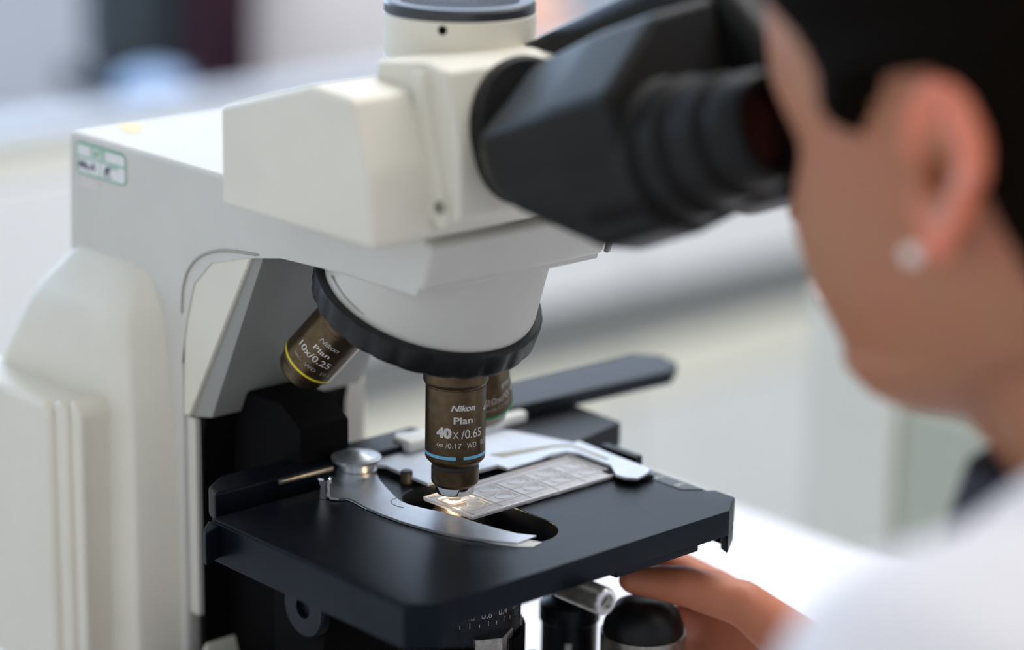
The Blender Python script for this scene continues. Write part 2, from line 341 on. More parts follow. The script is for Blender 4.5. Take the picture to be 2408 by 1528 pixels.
# stickers on the arm
st = None
bm = B(); sp = [(-196.5, 110.5), (-196.5, 121), (-194, 123.3), (-161, 123.3), (-158.5, 121), (-158.5, 111.5), (-160.5, 109.3), (-194, 109.3)]
prism(bm, sp, -47.25, -46.95, 'y'); st = fin('inventory_sticker', bm, M['whiteband'], ms, smooth=False)
st['label'] = 'white sticker with green rules and two dark smudges'
gm = mat('green_ink', (0.10, 0.36, 0.20), 0.5); pm = mat('violet_ink', (0.06, 0.045, 0.12), 0.5)
bm = B()
lp = [( -196.2, -47.3, 110.5), (-196.2, -47.3, 121), (-194, -47.3, 123), (-161, -47.3, 123), (-158.8, -47.3, 121), (-158.8, -47.3, 111.5), (-160.5, -47.3, 109.6), (-194, -47.3, 109.6), (-196.2, -47.3, 110.5)]
tube(bm, lp, 0.32, 6); tube(bm, [(-196, -47.3, 116.6), (-159, -47.3, 117.2)], 0.3, 6); tube(bm, [(-178, -47.3, 116.6), (-178, -47.3, 109.8)], 0.15, 6)
tube(bm, [(-194, -47.3, 122.6), (-161, -47.3, 122.6)], 0.42, 6)
fin('green_border', bm, gm, st)
text_on_plane('printed_heading', st, 'DATE', (-185, -47.32, 118.0), (1, 0, 0), (0, 0, 1), 11, 3.4, gm, 0.03)
text_on_plane('printed_caption', st, 'NEXT', (-172, -47.32, 115.0), (1, 0, 0), (0, 0, 1), 8, 1.3, gm, 0.02)
text_on_plane('handwriting', st, 'Mu.A', (-195, -47.32, 112.0), (1, 0, 0), (0, 0, 1), 13.5, 3.0, pm, 0.05, 0.2)
text_on_plane('handwriting', st, '@', (-175, -47.32, 111.2), (1, 0, 0), (0, 0, 1), 5.5, 3.8, pm, 0.05)
bm = B(); box(bm, -195, -180, -47.2, -46.95, 103.5, 107.6); fin('torn_label', bm, mat('pale_pink_label', (0.66, 0.61, 0.58), 0.6), ms, smooth=False)
bm = B(); prism(bm, [(-200, -24), (-186, -30), (-178, -29), (-183, -22), (-190, -16), (-199, -16)], 126.4, 126.7, 'z'); fin('tape_patch', bm, mat('yellow_tape', (0.80, 0.66, 0.42), 0.6), ms, smooth=False)

# head: wide box, side faces at +-80
HW = 80
hp = [(-46, 127), (-46, 165.5), (8.5, 181.5), (33, 180), (42.5, 154), (45.5, 127)]
bm = B(); prism(bm, hp, -HW, HW, 'y', 2.6, 4); hd = fin('head', bm, M['cream'], ms)
# neck ring between head and arm
bm = B(); lathe(bm, (0, 0, 124), (0, 0, 1), [(0, 36), (4, 36)], 64); fin('head_collar', bm, M['black'], ms)
# centre block carrying the binocular
cb = [(10, 130), (10, 188), (38, 190.5), (50, 189.5), (57, 160), (57.5, 136), (50, 130)]
bm = B(); prism(bm, cb, -50, 50, 'y', 2.4, 3); fin('centre_block', bm, M['cream'], hd)
bm = B(); prism(bm, [(33.5, 187), (40, 188), (46, 160), (54.5, 134), (49, 131), (38, 140)], -53, 53, 'y', 1.5, 2); fin('block_trim', bm, M['cream'], hd)
bm = B(); lathe(bm, (50.5, -52.8, 140), (0, -1, 0), [(0, 2.6), (0.8, 2.6), (1.0, 1.4), (0.2, 1.2), (0.2, 0)], 24); fin('screw_recess', bm, M['groove'], hd)
# photo port
pt = thing  # (name reused below only as function)
bm = B(); lathe(bm, (0, 0, 170), (0, 0, 1), [(0, 29.2), (13.0, 29.2), (13.4, 28.6), (14.2, 28.6), (14.6, 29.3), (29.6, 29.3), (30.8, 28.2), (30.8, 0)], 96); port = fin('photo_port', bm, M['cream'], ms)
bm = B(); lathe(bm, (0, 0, 199.4), (0, 0, 1), [(0, 28.6), (0.4, 29.0), (4.0, 29.0), (5.0, 28.2), (5.0, 23.4), (4.2, 23.0), (4.2, 0)], 96); cap = fin('port_cap', bm, M['capblue'], port)
bm = B()
for k in range(26):
    yy = -21.5 + k*43/25; h = math.sqrt(max(22.3**2-yy*yy, 1)); d_ = Vector((0.96, 0.28, 0)); e_ = Vector((-0.28, 0.96, 0))
    a = e_*yy - d_*h; b = e_*yy + d_*h
    tube(bm, [(a.x, a.y, 203.7), (b.x, b.y, 203.7)], 0.45, 6)
tag(fin('ridges', bm, M['capblue'], cap), None, kind='stuff')
text_on_plane('cap_lettering', cap, 'DIAMETER', (-5, -13.2, 204.2), (0.68, 0.74, 0), (-0.74, 0.68, 0), 20, 3.0, M['black'])
bm = B(); lathe(bm, (0, 0, 0), (0, 0, 1), [(0, 0), (0, 1.7), (1.4, 1.7), (1.4, 0)], 20)
dd = Vector((math.sin(math.radians(123)), -math.cos(math.radians(57)), 0))
ca = math.radians(-47.4+(-15)); dv = Vector((CAMD.x, CAMD.y, 0)).normalized(); rv = Vector((0.673, 0.739, 0)); dv = (dv*math.cos(math.radians(-12.5)) + rv*math.sin(math.radians(-12.5))).normalized()
bm.free(); bm = B(); lathe(bm, dv*28.2 + Vector((0, 0, 197.0)), dv, [(0, 1.75), (1.2, 1.75), (1.3, 1.5), (1.3, 0)], 20); fin('set_screw', bm, M['blackmatt'], port)

# binocular
TAU = math.radians(21); D3 = Vector((math.cos(TAU), 0, math.sin(TAU))); H3 = Vector((-math.sin(TAU), 0, math.cos(TAU)))
bn = bpy.data.objects.new('binocular', None); COL.objects.link(bn); bn.location = V(60, 0, 165); bn.parent = ms; bn.matrix_parent_inverse = parent_world(ms).inverted()
bm = B(); lathe(bm, (52, -17, 163), D3, [(-4, 26), (10, 27), (11.5, 25), (11.5, 0)], 72); fin('hinge_disc', bm, M['binoc'], bn)
EYE = Vector((190, 0, 190))
def octo(bm, c0, c1, sec0, sec1, bev=3):
    def ring(c, s): return [bm.verts.new(V(*(c + Vector((0, 1, 0))*a + H3*b))) for a, b in s]
    r0, r1 = ring(c0, sec0), ring(c1, sec1); n = len(r0); es = []
    f = [bm.faces.new(r0[::-1]), bm.faces.new(r1)]
    for i in range(n): f.append(bm.faces.new((r0[i], r0[(i+1) % n], r1[(i+1) % n], r1[i])))
    bmesh.ops.bevel(bm, geom=list({e for q in f for e in q.edges}), offset=bev*S, segments=3, profile=0.5, affect='EDGES', clamp_overlap=True)
for sgn in (-1, 1):
    e = EYE + Vector((0, sgn*31, 0))
    bm = B()
    def sec(k, dy=0, dh=0): return [(p*k*-sgn*-1+dy*sgn, q*k+dh) for p, q in ((27*sgn/sgn, 12), (27, -12), (15, -27), (-15, -27), (-27, -12), (-27, 12), (-15, 26), (15, 26))]
    if sgn < 0:
        def hs_(s_, sec): c = EYE + D3*s_; return [tuple(c + Vector((0, 1, 0))*a + H3*b) for a, b in sec]
        loft(bm, [hs_(-125, [(-49, 9), (-49, 19), (-22, 36), (-2, 38), (-4, 8), (-28, 3), (-42, 4)]), hs_(-115, [(-55, 4), (-56, 23), (-24, 45), (3, 47), (3, -6), (-28, -8), (-46, -5)]),
                  hs_(-78, [(-57, 3), (-57.5, 24), (-26, 48), (4, 51), (4, -22), (-28, -29), (-46, -25)]), hs_(-46, [(-57, 3), (-57.5, 24), (-26, 48), (4, 51), (4, -22), (-28, -28), (-46, -24)])])
        bmesh.ops.recalc_face_normals(bm, faces=bm.faces)
        bmesh.ops.bevel(bm, geom=bm.edges[:], offset=3*S, segments=3, profile=0.5, affect='EDGES', clamp_overlap=True)
    else: prism(bm, [(26, 150), (14, 184), (94, 222), (128, 225), (150, 209), (160, 186), (130, 148)], 4, 58, 'y', 7, 4)
    fin('prism_housing', bm, M['binoc'], bn)
    bm = B(); lathe(bm, e - D3*0, D3, [(-76, 0), (-76, 25), (-52, 25), (-50, 26), (-45, 26), (-43.5, 23.2), (-41, 23.2), (-39.5, 24.4), (-33, 24), (-31.5, 21.4), (-28, 21.4), (-26.5, 22.2), (-17, 21.2), (-16, 19), (-11, 19), (-10, 19.6), (-3, 19), (0, 17.4), (0, 14.5), (-8, 13.5), (-8, 0)], 64)
    fin('eyepiece', bm, M['binoc'], bn)
    bm = B(); lathe(bm, e, D3, [(-8, 13.5), (-7.7, 12.5), (-7.5, 0)], 48); fin('eye_lens', bm, mat('coated_lens', (0.05, 0.015, 0.015), 0.1), bn)

# nosepiece
AL = math.radians(22); ND = Vector((-math.sin(AL), 0, -math.cos(AL))); A0 = Vector((0, 0, 127.0)); RC = Vector((-15.9, 0, 86.9))
bm = B()
# white cone from under the arm to the ring (elliptical to circular loft)
d_, u_, v_ = frame(ND); secs = []
uu = Vector((0, 1, 0)); vv = ND.cross(uu).normalized()
if vv.x < 0: vv = -vv
for t, rr, rx, sh in ((0, 43.3, 43.3, 0), (-2, 43.5, 43.5, 0)):
    c = RC + ND*t
    secs.append([tuple(c + uu*(rr*math.cos(2*math.pi*i/72)) + vv*(rx*math.sin(2*math.pi*i/72) + sh)) for i in range(72)])
for z_, rx_, ry_, cx_ in ((100.5, 39.5, 46.0, -8.5), (108, 40, 46.3, -8.5)):
    secs.append([(cx_ + rx_*math.sin(2*math.pi*i/72), ry_*math.cos(2*math.pi*i/72), z_) for i in range(72)])
loft(bm, secs)
fin('nosepiece_cone', bm, M['creamgrey'], ms, angle=60)
bm = B(); prism(bm, [(-58, 101), (31, 101), (33, 110), (-58, 110)], -46.8, 46.8, 'y', 0.5, 1); fin('arm_underside', bm, M['creamgrey'], ms)
pass
bm = B(); tube(bm, smooth_poly([(-25.5, -42.9, 97.5), (-18.2, -43.6, 92.9), (-12.3, -43.6, 89.4), (-5.4, -42.3, 85.6)], 6, False), [0.1]+[0.5]*3+[0.7]*12+[0.4]*2+[0.1], 8); fin('cone_crease_shade', bm, M['groove'], ms)  # dark tube on the surface, the crease's shadow put into its colour
# black knurled ring with lobes
bm = B(); n = 144; ringv = []
def lobe(i):
    a = (i % 6)/6.0; return -0.55*math.exp(-((a-0.5)/0.16)**2)*1.6
prof = [(0, 43.2, 0), (-0.2, 45.6, 0), (0.8, 46.6, 0.3), (3.2, 46.9, 1), (8.8, 46.6, 1), (11.0, 45.6, 1), (12.2, 43.5, 0.3), (12.6, 40, 0), (12.6, 0, 0)]
rings = []
for s_, r_, k_ in prof:
    if r_ == 0: rings.append([bm.verts.new(V(*(RC+ND*s_)))]); continue
    rings.append([bm.verts.new(V(*(RC+ND*s_ + (uu*math.cos(2*math.pi*i/n)+vv*math.sin(2*math.pi*i/n))*(r_+k_*lobe(i))))) for i in range(n)])
for a, b in zip(rings, rings[1:]):
    for i in range(n):
        j = (i+1) % n
        if len(b) == 1: bm.faces.new((a[i], b[0], a[j]))
        else: bm.faces.new((a[i], b[i], b[j], a[j]))
bm.faces.new(rings[0][::-1])
fin('nosepiece_ring', bm, M['rubber'], ms, angle=30)
bm = B(); lathe(bm, RC, ND, [(12.4, 40), (15, 38), (20, 30), (22, 20), (22, 0)], 64); fin('turret', bm, M['black'], ms)
def rot(v, k, a): return v*math.cos(a) + k.cross(v)*math.sin(a) + k*(k.dot(v)*(1-math.cos(a)))
zd = Vector((0, 0, -1))
def objective(phi, prof, band_s, band, name_label, blur=False):
    d = rot(zd, ND, math.radians(phi)).normalized()
    ob = bpy.data.objects.new('objective', None); COL.objects.link(ob); ob.location = V(*(A0+d*68)); ob.parent = ms; ob.matrix_parent_inverse = parent_world(ms).inverted()
    ob['label'] = name_label
    return ob, d
# active 40x (prof: distance from apex A0; z = 127 - s)
o40, d40 = objective(0, None, None, None, 'upright bronze objective with light blue band touching the slide')
bm = B(); lathe(bm, A0, d40, [(66, 12.0), (66, 13.1), (73.6, 13.1), (74.4, 12.9), (75.2, 12.25), (75.35, 11.85), (75.75, 11.85), (75.9, 12.1), (105.6, 12.1), (106.4, 11.85), (108.3, 10.0), (108.6, 9.55)], 96, False); fin('barrel', bm, M['brown'], o40)
bm = B(); lathe(bm, A0, d40, [(108.6, 9.5), (108.8, 9.35), (110.2, 9.35), (110.4, 9.6)], 96, False); fin('sleeve_groove', bm, M['groovedark'], o40)
bm = B(); lathe(bm, A0, d40, [(110.4, 9.6), (116.0, 9.6), (116.8, 9.4), (118.0, 8.1)], 96, False); fin('sleeve', bm, M['brown'], o40)
bm = B(); lathe(bm, A0, d40, [(118.0, 8.0), (120.8, 7.9), (121.4, 7.5), (123.2, 3.6), (123.3, 2.9)], 96, False); fin('nose_cone', bm, M['chrome'], o40)
bm = B(); lathe(bm, A0, d40, [(123.3, 2.9), (124.6, 2.7), (124.8, 2.3), (124.8, 0)], 48, False); fin('front_lens', bm, M['chrome'], o40)
def band(parent, d, s0, s1, r, m, gaps):
    bm = B(); d = Vector(d); c = Vector(CAMD); c = (c-d*c.dot(d)).normalized(); rt = (-d).cross(c).normalized(); k = 0
    for a0, a1 in gaps:
        n = 60; prev = None
        for i in range(n+1):
            a = math.radians(a0 + (a1-a0)*i/n); e = c*math.cos(a)+rt*math.sin(a)
            q = [bm.verts.new(V(*(A0+d*s_+e*rr))) for s_, rr in ((s0, r-0.05), (s0, r+0.06), (s1, r+0.06), (s1, r-0.05))]
            if prev:
                for j in range(3): bm.faces.new((prev[j], prev[j+1], q[j+1], q[j]))
            prev = q
    return fin('colour_band', bm, m, parent)
band(o40, d40, 102.9, 104.2, 12.1, M['blueband'], [(-180, 1.5), (16, 180)])
pl = bpy.data.lights.new('added_gap_glow', 'POINT'); pl.energy = 0.02; pl.color = (1.0, 0.70, 0.42); pl.shadow_soft_size = 0.0008  # added point light for the glow under the tip, no lamp there
po = bpy.data.objects.new('added_gap_glow', pl); COL.objects.link(po); po.location = V(0, 0, 1.6); po.parent = ms; po.matrix_parent_inverse = parent_world(ms).inverted()
T = lambda *a, **k: text_on_cylinder(*a, **k)
c40 = dict(parent=o40, o=A0, d=d40, r=12.1, camv=CAMD)
T('maker_lettering', txt='Nikon', s=82.6, ang0=-9, ang1=40, cap=2.35, m=M['print'], bold=0.035, shear=0.28, **c40)
T('series_lettering', txt='Plan', s=87.7, ang0=-3.5, ang1=34, cap=2.75, m=M['print'], bold=0.022, **c40)
T('power_lettering', txt='40', s=93.0, ang0=-38, ang1=-7, cap=3.9, m=M['print'], bold=0.06, **c40)
T('power_lettering', txt='X', s=93.7, ang0=-5, ang1=6.5, cap=3.0, m=M['print'], **c40)
T('power_lettering', txt='/0.65', s=93.4, ang0=11, ang1=56, cap=3.7, m=M['print'], bold=0.006, **c40)
T('detail_lettering', txt='\u221e /0.17', s=98.2, ang0=-37, ang1=12, cap=2.1, m=M['print'], **c40)
T('detail_lettering', txt='WD.', s=98.2, ang0=22, ang1=46, cap=2.2, m=M['print'], **c40)
T('detail_lettering', txt='0.57', s=98.0, ang0=55, ang1=80, cap=2.2, m=M['print'], **c40)
T('side_lettering', txt='40X/0.65', s=84.5, ang0=63, ang1=160, cap=3.4, m=M['print'], **c40)
# 10x, tilted, left
o10, d10 = objective(144, None, None, None, 'tilted bronze objective with yellow band at the left')
bm = B(); lathe(bm, A0, d10, [(68, 12.0), (68, 12.7), (78, 12.7), (78.6, 12.1), (103.9, 12.1), (105.5, 11.2), (107, 10.6), (110.1, 10.2), (111.7, 8.8), (112.1, 6.2), (112.1, 0)], 96, False); fin('barrel', bm, M['brown'], o10)
band(o10, d10, 102.1, 103.1, 12.1, M['yellowband'], [(-180, 180)])
c10 = dict(parent=o10, o=A0, d=d10, r=12.1, camv=CAMD)
T('maker_lettering', txt='Nikon', s=84.0, ang0=-10, ang1=36, cap=2.1, m=M['printdim'], bold=0.03, shear=0.28, **c10)
T('series_lettering', txt='Plan', s=88.6, ang0=-9, ang1=29, cap=2.3, m=M['print'], bold=0.015, **c10)
T('power_lettering', txt='10x/0.25', s=93.0, ang0=-36, ang1=44, cap=3.0, m=M['print'], bold=0.01, **c10)
T('detail_lettering', txt='\u221e/-  WD  10.5', s=98.0, ang0=-32, ang1=60, cap=1.7, m=M['printdim'], **c10)
# 20x, behind, right
o20, d20 = objective(-72, None, None, None, 'blurred bronze objective with green band behind the upright one')
bm = B(); lathe(bm, A0, d20, [(68, 12.0), (68, 12.7), (78, 12.7), (78.6, 12.1), (107.4, 12.1), (109.5, 10.6), (114.0, 9.0)], 96, False); fin('barrel', bm, M['brown'], o20)
bm = B(); lathe(bm, A0, d20, [(114.0, 9.0), (116, 8.4), (119, 5), (119, 0)], 64, False); fin('nose_cone', bm, M['steeldirty'], o20)
band(o20, d20, 107.0, 108.1, 12.1, M['greenband'], [(-180, 180)])
c20 = dict(parent=o20, o=A0, d=d20, r=12.1, camv=CAMD)
T('power_lettering', txt='20x/0.40', s=98.5, ang0=0, ang1=88, cap=3.4, m=M['printdim'], bold=0.02, **c20)
T('series_lettering', txt='Plan', s=93, ang0=40, ang1=78, cap=2.6, m=M['printdim'], bold=0.02, **c20)
T('detail_lettering', txt='\u221e/0.17 WD 1.2', s=103, ang0=0, ang1=85, cap=1.8, m=M['printdim'], **c20)

# arm nose details: small grey slot at right front corner
bm = B(); prism(bm, [(33, 104), (35.5, 104), (41, 121.5), (38.5, 121.5)], 47.2, 49.5, 'y', 0.5, 1); fin('corner_clip', bm, M['steeldirty'], ms)

# black focusing block and substage
bm = B(); prism(bm, [(-119, -150+40), (-62, -110), (-62, 22), (-75, 30), (-106, 30)], -30, -4, 'y', 1.5, 2); fin('focusing_block', bm, M['blackmatt'], ms)
bm = B(); prism(bm, [(-117, -112), (-112.5, -112), (-112, 10), (-101, 45), (-117, 45)], -43.5, 33, 'y', 0.8, 2); fin('block_side_plate', bm, M['blackmatt'], ms)
bm = B(); prism(bm, [(-66, -100), (-66, -14), (-29, -14), (-30, -40), (-32, -60), (-40, -100)], -42, 20, 'y', 2, 2); fin('stage_bracket', bm, M['blackmatt'], ms)
bm = B(); lathe(bm, (-40, -42.5, -45), (0, -1, 0), [(0, 13), (3, 13), (4, 12), (4, 4.5), (1.5, 4), (1.5, 0)], 40); fin('bracket_boss', bm, M['black'], ms)

# stage with slot
def slab_hole(bm, outer, inner, z0, z1):
    """plate with a hole: bridge by triangulating with holes"""
    from mathutils.geometry import tessellate_polygon
    o3 = [Vector((x, y, 0)) for x, y in outer]; i3 = [Vector((x, y, 0)) for x, y in inner]
    tr = tessellate_polygon([o3, i3]); P = outer + inner
    lo = [bm.verts.new(V(x, y, z0)) for x, y in P]; hi = [bm.verts.new(V(x, y, z1)) for x, y in P]
    for a, b, c in tr:
        bm.faces.new((hi[a], hi[b], hi[c])); bm.faces.new((lo[c], lo[b], lo[a]))
    n = len(outer); m_ = len(inner)
    for i in range(n): j = (i+1) % n; bm.faces.new((lo[i], lo[j], hi[j], hi[i]))
    for i in range(m_): j = (i+1) % m_; bm.faces.new((lo[n+i], lo[n+j], hi[n+j], hi[n+i]))
stage_out = [(-50, -84), (69, -84), (76, -74), (76, 80.5), (66.5, 94), (55, 94), (53, 91), (-50, 91)]
sl = []
for i in range(25): a = -math.pi/2 + math.pi*i/24; sl.append((36 + 17*math.cos(a), 1 + 15.5*math.sin(a)))
for i in range(25): a = math.pi/2 + math.pi*i/24; sl.append((-10 + 15*math.cos(a), 1 + 15.5*math.sin(a)))
bm = B(); slab_hole(bm, stage_out, sl, -11, -0.15)
stg = fin('stage', bm, M['blackstage'], ms, angle=30)
md = stg.modifiers.new('b', 'BEVEL'); md.width = 0.0006; md.segments = 2; md.limit_method = 'ANGLE'; md.angle_limit = math.radians(40); apply_mods(stg)
for p in stg.data.polygons: p.use_smooth = True
stg.data.set_sharp_from_angle(angle=math.radians(30))
bm = B(); prism(bm, [(-50, -84.6), (69, -84.6), (76.5, -74.2), (76.5, -66), (60, -66), (-50, -72)], -17.5, -1.0, 'z', 0.6, 2); fin('left_rail', bm, M['blackstage'], stg)
bm = B(); prism(bm, [(-44, -93), (-40, -94), (-44, -84), (-52, -84)][::-1], -15, -1.5, 'z', 0.8, 2); fin('left_corner_block', bm, M['blackstage'], stg)
bm = B(); prism(bm, [(70, 82.5), (75.8, 80.5), (66.4, 94), (-40, 94), (-40, 88), (66, 88)][::1], -19, -10.9, 'z', 0.8, 2); fin('right_rail', bm, M['blackstage'], stg)
bm = B(); prism(bm, [(-40, 20), (73, 20), (73, 66), (71, 68), (-40, 68)], -15, -10.9, 'z', 0.6, 2); fin('lower_plate', bm, M['blackstage'], stg)
bm = B(); box(bm, -40, 20, -60, 0, -22, -10.9, 2); fin('under_frame', bm, M['blackmatt'], stg)
bm = B(); box(bm, -40, 74, -66, 19, -12.5, -10.9, 0.7); fin('front_lip', bm, M['blackstage'], stg)
# scale plate at right with two small numbers
bm = B(); prism(bm, [(-8, 83.5), (46, 83.5), (52, 90.5), (-8, 90.8)], -0.2, 0.08, 'z'); fin('scale_strip', bm, mat('scale_strip_black', (0.008, 0.009, 0.011), 0.25), stg, smooth=False)
text_on_plane('scale_number', stg, '70', (31, 84.6, 0.15), (0, 1, 0), (-1, 0, 0), 4.5, 2.6, M['print'])
text_on_plane('scale_number', stg, '80', (43, 84.6, 0.15), (0, 1, 0), (-1, 0, 0), 4.5, 2.6, M['print'])
# raised black guide behind
bm = B(); prism(bm, [(-74, -62), (-66, -74), (-57, -77), (-56, 40), (-74, 40)], -6, 6.5, 'z', 1.5, 2); fin('rear_guide', bm, M['blackstage'], ms)
bm = B(); box(bm, -57.2, -55.2, -46, -18, 3.5, 5.5, 0.5); fin('guide_pointer', bm, M['steeldirty'], ms)
# slider bar to the far side
bm = B(); prism(bm, [(-84, 60), (-58, 60), (-50, 176), (-58, 188), (-70, 190), (-80, 180)], 4, 10.5, 'z', 1.0, 2); fin('slider_bar', bm, M['black'], ms)
bm = B(); prism(bm, [(-60, 70), (-18, 84), (-26, 120), (-56, 122), (-92, 112), (-90, 84)], -8, 3.5, 'z', 1.2, 2); fin('carriage', bm, M['black'], ms)
bm = B(); box(bm, -10, 12, 91, 95.5, -5, 3.5, 1); fin('end_stop', bm, M['black'], ms)
# specimen holder: L-shaped plate
hp_ = [(-70, -16), (-70, 88), (-56, 90), (8, 86), (25.5, 86), (28.5, 82), (31, 73), (27, 69.5), (22, 69.2), (12, 76.5), (-8, 76.8), (-13, 74), (-14.5, 66), (-13, 60), (-12.5, 40), (-18.5, 40), (-18.5, 26), (-19, 2), (-48, 3.5), (-52, 0), (-56, -4)]
bm = B(); prism(bm, hp_, 2.0, 3.3, 'z', 0.25, 1); hold = fin('specimen_holder', bm, M['steelbright'], ms)
bm = B(); prism(bm, [(-30, 46), (-24, 48), (-20, 74), (-16, 80), (6, 79.5), (6, 80.8), (-18, 81.5), (-22, 75)], 3.3, 3.55, 'z'); fin('engraved_line', bm, M['groove'], hold, smooth=False)
bm = B(); prism(bm, [(-64, 20), (-52, 20), (-52, 88), (-64, 88)], 3.3, 8.5, 'z', 1.5, 3); fin('holder_rail', bm, M['whiteband'], hold)
bm = B(); box(bm, 12, 30, 71, 84, 0.2, 1.8, 0.5); fin('finger_pad', bm, M['blackmatt'], hold)
bm = B(); lathe(bm, (-65, 28, 1), (0, 0, 1), [(0, 4.2), (5.5, 4.2), (6.2, 3.8), (6.2, 0)], 32); fin('thumb_screw', bm, M['steeldirty'], hold)
# spring lever
lv = [(-57, -18), (-49, -27), (-42, -33), (-36, -35.5), (-33, -33.5), (-32, -30), (-28.7, -29.6), (-18, -31.2), (-7.6, -31.5), (4, -30.6), (15, -28.6), (25, -26), (33.5, -22.6), (42, -17.5), (49.8, -11.9), (49.2, -0.6), (42.8, -5.2), (34, -7.2), (25.3, -8.8), (13.7, -9.8), (6, -11.5), (-1.7, -14.2), (-9, -16.2), (-14.9, -16.2), (-20, -14.5), (-30, -10.5), (-38.8, -6.8), (-47, -2.5), (-54, 4), (-62, 4), (-64, -8)]
bm = B(); prism(bm, lv, 0.1, 1.1, 'z', 0.2, 1); lev = fin('spring_lever', bm, M['steel'], ms, angle=20)
bm = B(); tube(bm, smooth_poly([(-18.5, -14.9, 1.12), (-18, -18, 1.12), (-15, -20.5, 1.12), (-11, -21, 1.12), (-8, -20, 1.12)], 5, False), 0.16, 6); fin('lever_engraving', bm, M['groove'], lev)
bm = B(); lathe(bm, (-40, -35.2, 0), (0, 0, 1), [(0, 2.2), (6.2, 2.2), (6.5, 3.0), (8.2, 3.0), (8.8, 2.2), (8.8, 0)], 32); fin('lever_pin', bm, M['chrome'], lev)
bm = B(); lathe(bm, (-52.5, -8.5, 1.1), (0, 0, 1), [(0, 8.6), (2.2, 8.6), (2.6, 7.8), (5.4, 7.6), (6, 10.2), (7.4, 10.4), (7.6, 9.8), (7.4, 8.2), (8.2, 6.5), (9.4, 3.4), (9.8, 2.2), (9.8, 0)], 64); fin('pivot_knob', bm, M['steel'], lev)
bm = B(); lathe(bm, (-33, 2.5, 0), (0, 0, 1), [(0, 2.6), (4.6, 2.6), (5.2, 2.0), (5.2, 0)], 24); fin('stop_pin', bm, M['groovedark'], lev)
bm = B(); prism(bm, [(29, -18), (36, -15), (45, -8), (50, -4), (54.0, -2.2), (55.5, -8.3), (51.5, -12.5), (46, -15.8), (39, -18.9), (31, -21)], -0.14, 0.09, 'z'); fin('lever_pad', bm, M['whiteband'], lev)
# condenser with lettering
cd = bpy.data.objects.new('condenser', None); COL.objects.link(cd); cd.location = V(14, -4, -60); cd.parent = ms; cd.matrix_parent_inverse = parent_world(ms).inverted()
bm = B(); lathe(bm, (0, 0, -62), (0, 0, 1), [(0, 24), (22, 24), (34, 22), (44, 20), (52, 16), (58, 10.5), (59.5, 9), (59.5, 0)], 72); fin('condenser_body', bm, M['black'], cd)
bm = B(); lathe(bm, (0, 0, -2.45), (0, 0, 1), [(0, 9), (0.2, 8.6), (0.6, 3.4)], 48, False); fin('condenser_rim', bm, M['blackmatt'], cd)
bm = B(); lathe(bm, (0, 0, 0), (0, 0, 1), [(-2.2, 2.4), (-0.6, 1.9), (0.05, 1.6), (0.1, 0)], 32, False); fin('lit_lens', bm, M['lamp'], cd)
CS = Vector((0, 0, -52))
bm = B(); lathe(bm, CS, (0, 0, 1), [(0, 27.5), (24, 27.5), (25, 26.5), (25, 0)], 96); fin('aperture_ring', bm, M['black'], cd)
bm = B()
for k in range(60):
    a = 2*math.pi*k/60; e = Vector((math.cos(a), math.sin(a), 0)); lathe(bm, CS + e*28.4 + Vector((0, 0, -12)), (0, 0, 1), [(0, 1.1), (13, 1.1)], 8)
tag(fin('knurling', bm, M['blackmatt'], cd), None, kind='stuff')
bm = B(); lathe(bm, CS + Vector((0, 0, -12)), (0, 0, 1), [(0, 28.6), (12.4, 28.6), (12.8, 27.6)], 96); fin('knurled_ring', bm, M['blackmatt'], cd)
cc = dict(parent=cd, o=CS + Vector((0, 0, 100)), d=Vector((0, 0, -1)), r=27.5, camv=CAMD)
for txt, a in (('1.0', -3), ('0.8', 13), ('0.6', 29), ('0.4', 46), ('0.2', 64)):
    T('aperture_number', txt=txt, s=86.0, ang0=a-5, ang1=a+5, cap=2.6, m=M['print'], **cc)
bm = B(); cdir = Vector((CAMD.x, CAMD.y, 0)).normalized(); rdir = Vector((0, 0, 1)).cross(cdir)
for k in range(10):
    a = math.radians(-3 + k*8.35); e = cdir*math.cos(a)+rdir*math.sin(a); L = 1.5 if k % 2 else 2.4
    c = CS + e*27.52; t = Vector((0, 0, 1)).cross(e)*0.13
    q = [c + t + Vector((0, 0, 9.2)), c - t + Vector((0, 0, 9.2)), c - t + Vector((0, 0, 9.2+L)), c + t + Vector((0, 0, 9.2+L))]
    bm.faces.new([bm.verts.new(V(*(p+e*0.05))) for p in q])
tag(fin('scale_ticks', bm, M['print'], cd, smooth=False), None, kind='stuff')
bm = B(); prism(bm, [(22, -11), (13, 17), (15, 20), (20, 20), (32, -2), (27, -12)], -72, -47, 'z', 0.6, 2); fin('aperture_lever_arm', bm, M['steeldirty'], cd)
bm = B(); prism(bm, [(20, 14), (33, 11), (40, 27), (26, 36), (14, 30)], -90, -66, 'z', 1.5, 2); fin('carrier_block', bm, M['black'], cd)
